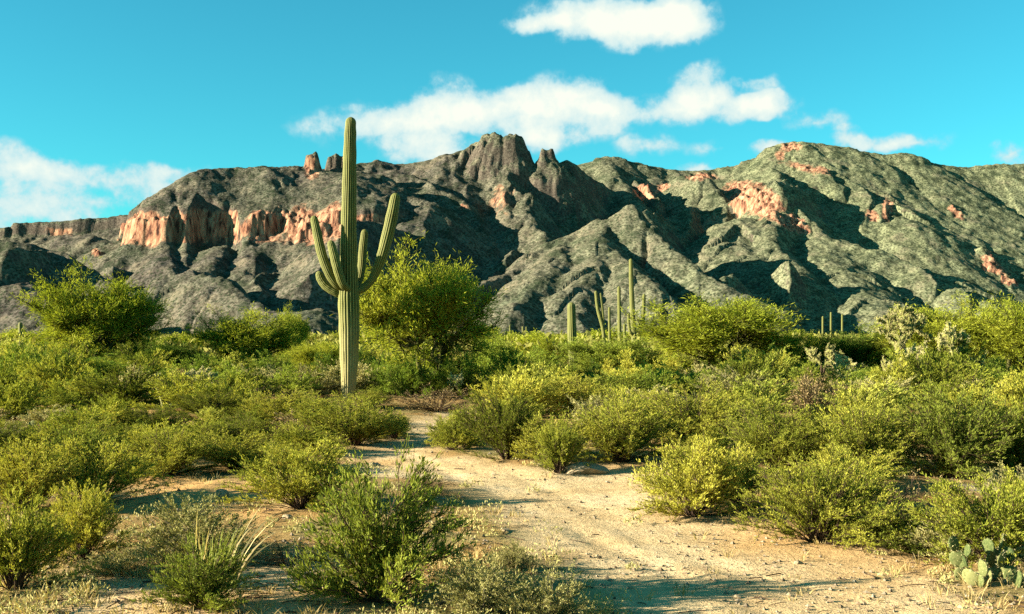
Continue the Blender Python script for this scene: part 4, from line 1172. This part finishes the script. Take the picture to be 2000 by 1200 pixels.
def prickly(px, py, wpx, hpx, n, label, seed):
    g_ = random.Random(seed)
    x, y = gxy(px, py); W_ = wpx / F * y; H_ = hpx / F * y
    root = link('prickly_pear_cactus', None, None, (x, y, gz(x, y)))
    tag(root, label, 'cactus')
    ps = H_ * .36
    stack_ = []
    for k in range(n):
        if k < n * .45 or not stack_:
            p = mathutils.Vector((g_.uniform(-.5, .5) * W_, g_.uniform(-.35, .35) * W_, -.02)); lean = g_.uniform(-.5, .5)
        else:
            q, mz = g_.choice(stack_); p = q; lean = g_.uniform(-.7, .7)
        rot = mathutils.Euler((g_.uniform(-.35, .35), lean, g_.uniform(0, 6.28)))
        s_ = ps * g_.uniform(.8, 1.15)
        o = link('pad', PADS[k % 3], root, p, 0, s_); o.rotation_euler = rot
        stack_.append((p + rot.to_matrix() @ mathutils.Vector((0, 0, s_ * .93)), s_)) if k < n * .75 else None
    return root
prickly(1935, 1128, 120, 95, 24, 'shadowed prickly pear cactus with one lit pad at lower right', 1)
prickly(120, 838, 190, 40, 26, 'dark row of prickly pear pads low at the left', 2)
prickly(1120, 812, 70, 45, 14, 'dark prickly pear among the bushes below the thick short saguaro', 3)
prickly(345, 800, 60, 38, 12, 'small dark prickly pear before the pale cholla at left', 4)
prickly(1010, 780, 70, 55, 14, 'dark prickly pear at the right foot of the large round palo verde', 5)
prickly(1970, 870, 90, 60, 14, 'yellowish prickly pear near the right edge in the thicket', 6)

# --- tall pale grass
M['grass'] = foliage_mat('tall grass blades', (.16, .20, .04), (.30, .33, .09), (.46, .46, .20), .35, 2)
M['drygrass'] = foliage_mat('dry grass', (.22, .17, .06), (.38, .31, .12), (.52, .44, .20), .3, 2)
def blades(g_, base, n, h, spread, w, lean=(0, 0), rad=.05):
    az = g_.uniform(0, 6.28, n); r = rad * np.sqrt(g_.random(n))
    a = np.stack([r * np.cos(az), r * np.sin(az), np.full(n, -.01)], -1) + base
    hh = h * g_.uniform(.55, 1.1, n)
    e = a + np.stack([spread * np.cos(az) * g_.uniform(.2, 1, n) * h + lean[0] * hh, spread * np.sin(az) * g_.uniform(.2, 1, n) * h + lean[1] * hh, hh], -1)
    m = a * .5 + e * .5 + np.stack([0 * hh, 0 * hh, hh * .22], -1) - (e - a) * np.array([.22, .22, 0])
    K = 6
    P = bez(a, m, e, K)
    side = unit(np.cross(e - a, g_.normal(size=a.shape)))
    ww = w * np.array([1, 1, .9, .8, .5, .08])[None, :, None] * g_.uniform(.6, 1.2, (n, 1, 1))
    V = np.stack([P - side[:, None] * ww / 2, P + side[:, None] * ww / 2], 2).reshape(-1, 3)
    i = (np.arange(n) * K * 2)[:, None] + (np.arange(K - 1) * 2)[None]
    Q = np.stack([i, i + 1, i + 3, i + 2], -1).reshape(-1, 4)
    return V, Q
g_ = np.random.default_rng(8)
x, y = gxy(415, 1150)
t = link('grass_tuft', None, None, (x, y, gz(x, y)))
tag(t, 'tuft of tall pale grass with curved blades at lower left', 'grass')
v1 = blades(g_, np.array([0, 0, 0]), 90, .42, .35, .010, (.1, 0), .14)
link('blades', m1('grass blades', [v1], M['grass']), t)
v2 = blades(g_, np.array([.02, 0, 0]), 16, .60, .40, .014, (.30, 0), .16)
link('seed_stalks', m1('grass seed stalks', [v2], M['drygrass']), t)

def scatter_px(g_, n, d0, d1, pw=1.0):
    D = 1 / (1 / d1 + (1 / d0 - 1 / d1) * g_.random(n) ** pw)
    px = g_.uniform(-120, 2120, n)
    return (px - HX) / F * D, D

def ground_cover():
    g_ = np.random.default_rng(21)
    # dry grass tufts
    x, y = scatter_px(g_, 2200, 6.4, 30)
    tm = np.clip(.5 - poly_sd(x, y, TRACK) / .6, 0, 1)
    keep = (g_.random(len(x)) > tm * .93) & (fbm(x * .8, y * .8, 2, 601) > -.25)
    x, y = x[keep], y[keep]; z = ground_h(x, y)
    VV, QQ, o = [], [], 0
    for a, b, c in zip(x, y, z):
        V, Q = blades(g_, np.array([a, b, c]), 9, g_.uniform(.04, .13), .8, .005 + .00025 * b, (0, 0), .05)
        VV.append(V); QQ.append(Q + o); o += len(V)
    stuff(link('dry_grass', m1('dry grass', [(np.concatenate(VV), np.concatenate(QQ))], M['drygrass'])), 'thin dry grass tufts scattered over the bare soil', 'grass')
    # small weeds
    x, y = scatter_px(g_, 1500, 6.4, 26)
    tm = np.clip(.5 - poly_sd(x, y, TRACK) / .8, 0, 1)
    keep = (g_.random(len(x)) > tm * .97) & (fbm(x * .5, y * .5, 3, 611) > -.05)
    x, y = x[keep], y[keep]; z = ground_h(x, y); n = len(x); m = 46
    r = g_.uniform(.05, .17, (n, 1)); az = g_.uniform(0, 6.28, (n, m)); rr = r * np.sqrt(g_.random((n, m)))
    P = np.stack([x[:, None] + rr * np.cos(az), y[:, None] + rr * np.sin(az), z[:, None] + r * .9 * g_.random((n, m)) * (1 - (rr / r) ** 2 * .7)], -1)
    d = g_.normal(0, .5, P.shape) + np.array([0, 0, .8])
    sz = np.repeat(.018 + .0011 * y, m)
    V, Q = leaves(P.reshape(-1, 3), d.reshape(-1, 3), sz * g_.uniform(.7, 1.5, n * m), sz * .42, g_)
    stuff(link('small_weeds', m1('small weeds', [(V, Q)], M['grey'])), 'low grey-green weeds creeping over the soil between the bushes', 'weeds')
    # fallen twigs
    x, y = scatter_px(g_, 2600, 6.4, 22)
    keep = g_.random(len(x)) > np.clip(.5 - poly_sd(x, y, TRACK) / .6, 0, 1) * .9
    x, y = x[keep], y[keep]; n = len(x); L_ = g_.uniform(.04, .22, n); a = g_.uniform(0, 6.28, n)
    e = np.stack([x + L_ * np.cos(a), y + L_ * np.sin(a)], -1)
    A = np.stack([x, y, ground_h(x, y) + .006], -1); B = np.stack([e[:, 0], e[:, 1], ground_h(e[:, 0], e[:, 1]) + .012], -1)
    P = bez(A, (A + B) / 2 + np.stack([g_.normal(0, .02, n), g_.normal(0, .02, n), np.full(n, .012)], -1), B, 4)
    V, Q = tubes(P, np.full((n, 4), 1.0) * g_.uniform(.002, .006, (n, 1)))
    stuff(link('fallen_twigs', m1('fallen twigs', [(V, Q)], M['stem'])), 'small dead twigs littering the sandy ground', 'twigs')
    # gravel: irregular eight-sided stones
    x, y = scatter_px(g_, 9000, 6.3, 24)
    keep = (fbm(x * 1.1, y * 1.1, 3, 621) > -.15)
    x, y = x[keep], y[keep]; n = len(x); z = ground_h(x, y)
    r = (.004 + .013 * g_.random(n) ** 3) * (1 + y / 14)
    octa = np.array([[1, 0, 0], [0, 1, 0], [-1, 0, 0], [0, -1, 0], [0, 0, .7], [0, 0, -.6]])
    V = octa[None] * r[:, None, None] * g_.uniform(.6, 1.4, (n, 6, 1)); a = g_.uniform(0, 6.28, n); c, s = np.cos(a)[:, None], np.sin(a)[:, None]
    V = np.stack([V[..., 0] * c - V[..., 1] * s * .7, V[..., 0] * s + V[..., 1] * c * .7, V[..., 2]], -1) + np.stack([x, y, z + r * .25], -1)[:, None]
    f = np.array([[0, 1, 4], [1, 2, 4], [2, 3, 4], [3, 0, 4], [1, 0, 5], [2, 1, 5], [3, 2, 5], [0, 3, 5]])
    Q = (np.arange(n) * 6)[:, None, None] + f[None]
    stuff(link('gravel', m1('gravel', [(V.reshape(-1, 3), Q.reshape(-1, 3))], M['stone'])), 'loose pale and brown gravel strewn over the track and soil', 'gravel')
M['stone'] = bark_mat('desert stone', (.16, .105, .06), (.46, .37, .24), 9)
ground_cover()

# --- stones one could pick up
def stone_mesh(seed, flat):
    import bmesh
    g_ = np.random.default_rng(seed)
    bm = bmesh.new(); bmesh.ops.create_icosphere(bm, subdivisions=3, radius=1)
    V = np.array([v.co[:] for v in bm.verts])
    cuts = unit(g_.normal(size=(9, 3))); off = g_.uniform(.55, .85, 9)
    for c_, o_ in zip(cuts, off):
        d = V @ c_ - o_; V = V - np.clip(d, 0, None)[:, None] * c_ * .95
    V = V * (1 + .05 * fbm(V[:, 0] * 3 + seed, V[:, 1] * 3 + V[:, 2] * 2, 3, seed)[:, None])
    V[:, 2] *= flat
    for v, c_ in zip(bm.verts, V): v.co = c_
    me = bpy.data.meshes.new('stone'); bm.to_mesh(me); bm.free(); me.materials.append(M['rock']); return me
M['rock'] = bark_mat('pale tan rock', (.30, .21, .11), (.52, .40, .24), 3)
ST_M = [stone_mesh(50 + k, .6) for k in range(4)]
for k, (px, py, w_, hh, lab) in enumerate([
    (1142, 924, 92, 26, 'large flat pale rock lying on the right edge of the track'), (432, 968, 30, 20, 'small tan rock on the orange bare sand'),
    (1890, 958, 120, 20, 'pale flat slab half hidden at right between the bushes'), (1060, 915, 22, 8, 'small stone left of the flat pale rock'),
    (640, 1150, 26, 12, 'stone at the left foot of the large bright green bush'), (860, 1165, 30, 14, 'stone between the large green bush and the grey bursage'),
    (985, 1035, 20, 9, 'dark small stone lying in the middle of the track'), (1560, 1085, 18, 9, 'stone at the right rim of the track below the large dark creosote'),
    (300, 1030, 24, 12, 'stone right of the vase-shaped creosote bush'), (560, 1010, 22, 10, 'stone below the rounded creosote bush'),
    (915, 718, 40, 12, 'pale boulder in the brush right of the large round palo verde'), (730, 905, 26, 8, 'small pale stone at the left rim of the far track'),
    (1440, 1150, 16, 8, 'little stone on the near right part of the track'), (1230, 1135, 14, 7, 'little stone on the near left part of the track')]):
    x, y = gxy(px, py); a = w_ / F * y / 2; b = hh / F * y / 2 / .6 * 1.3
    tag(link('rock', ST_M[k % 4], None, (x, y, gz(x, y) + b * .15), rnd.uniform(-.4, .4), (a * 1.1, a * .8, b)), lab, 'rock')
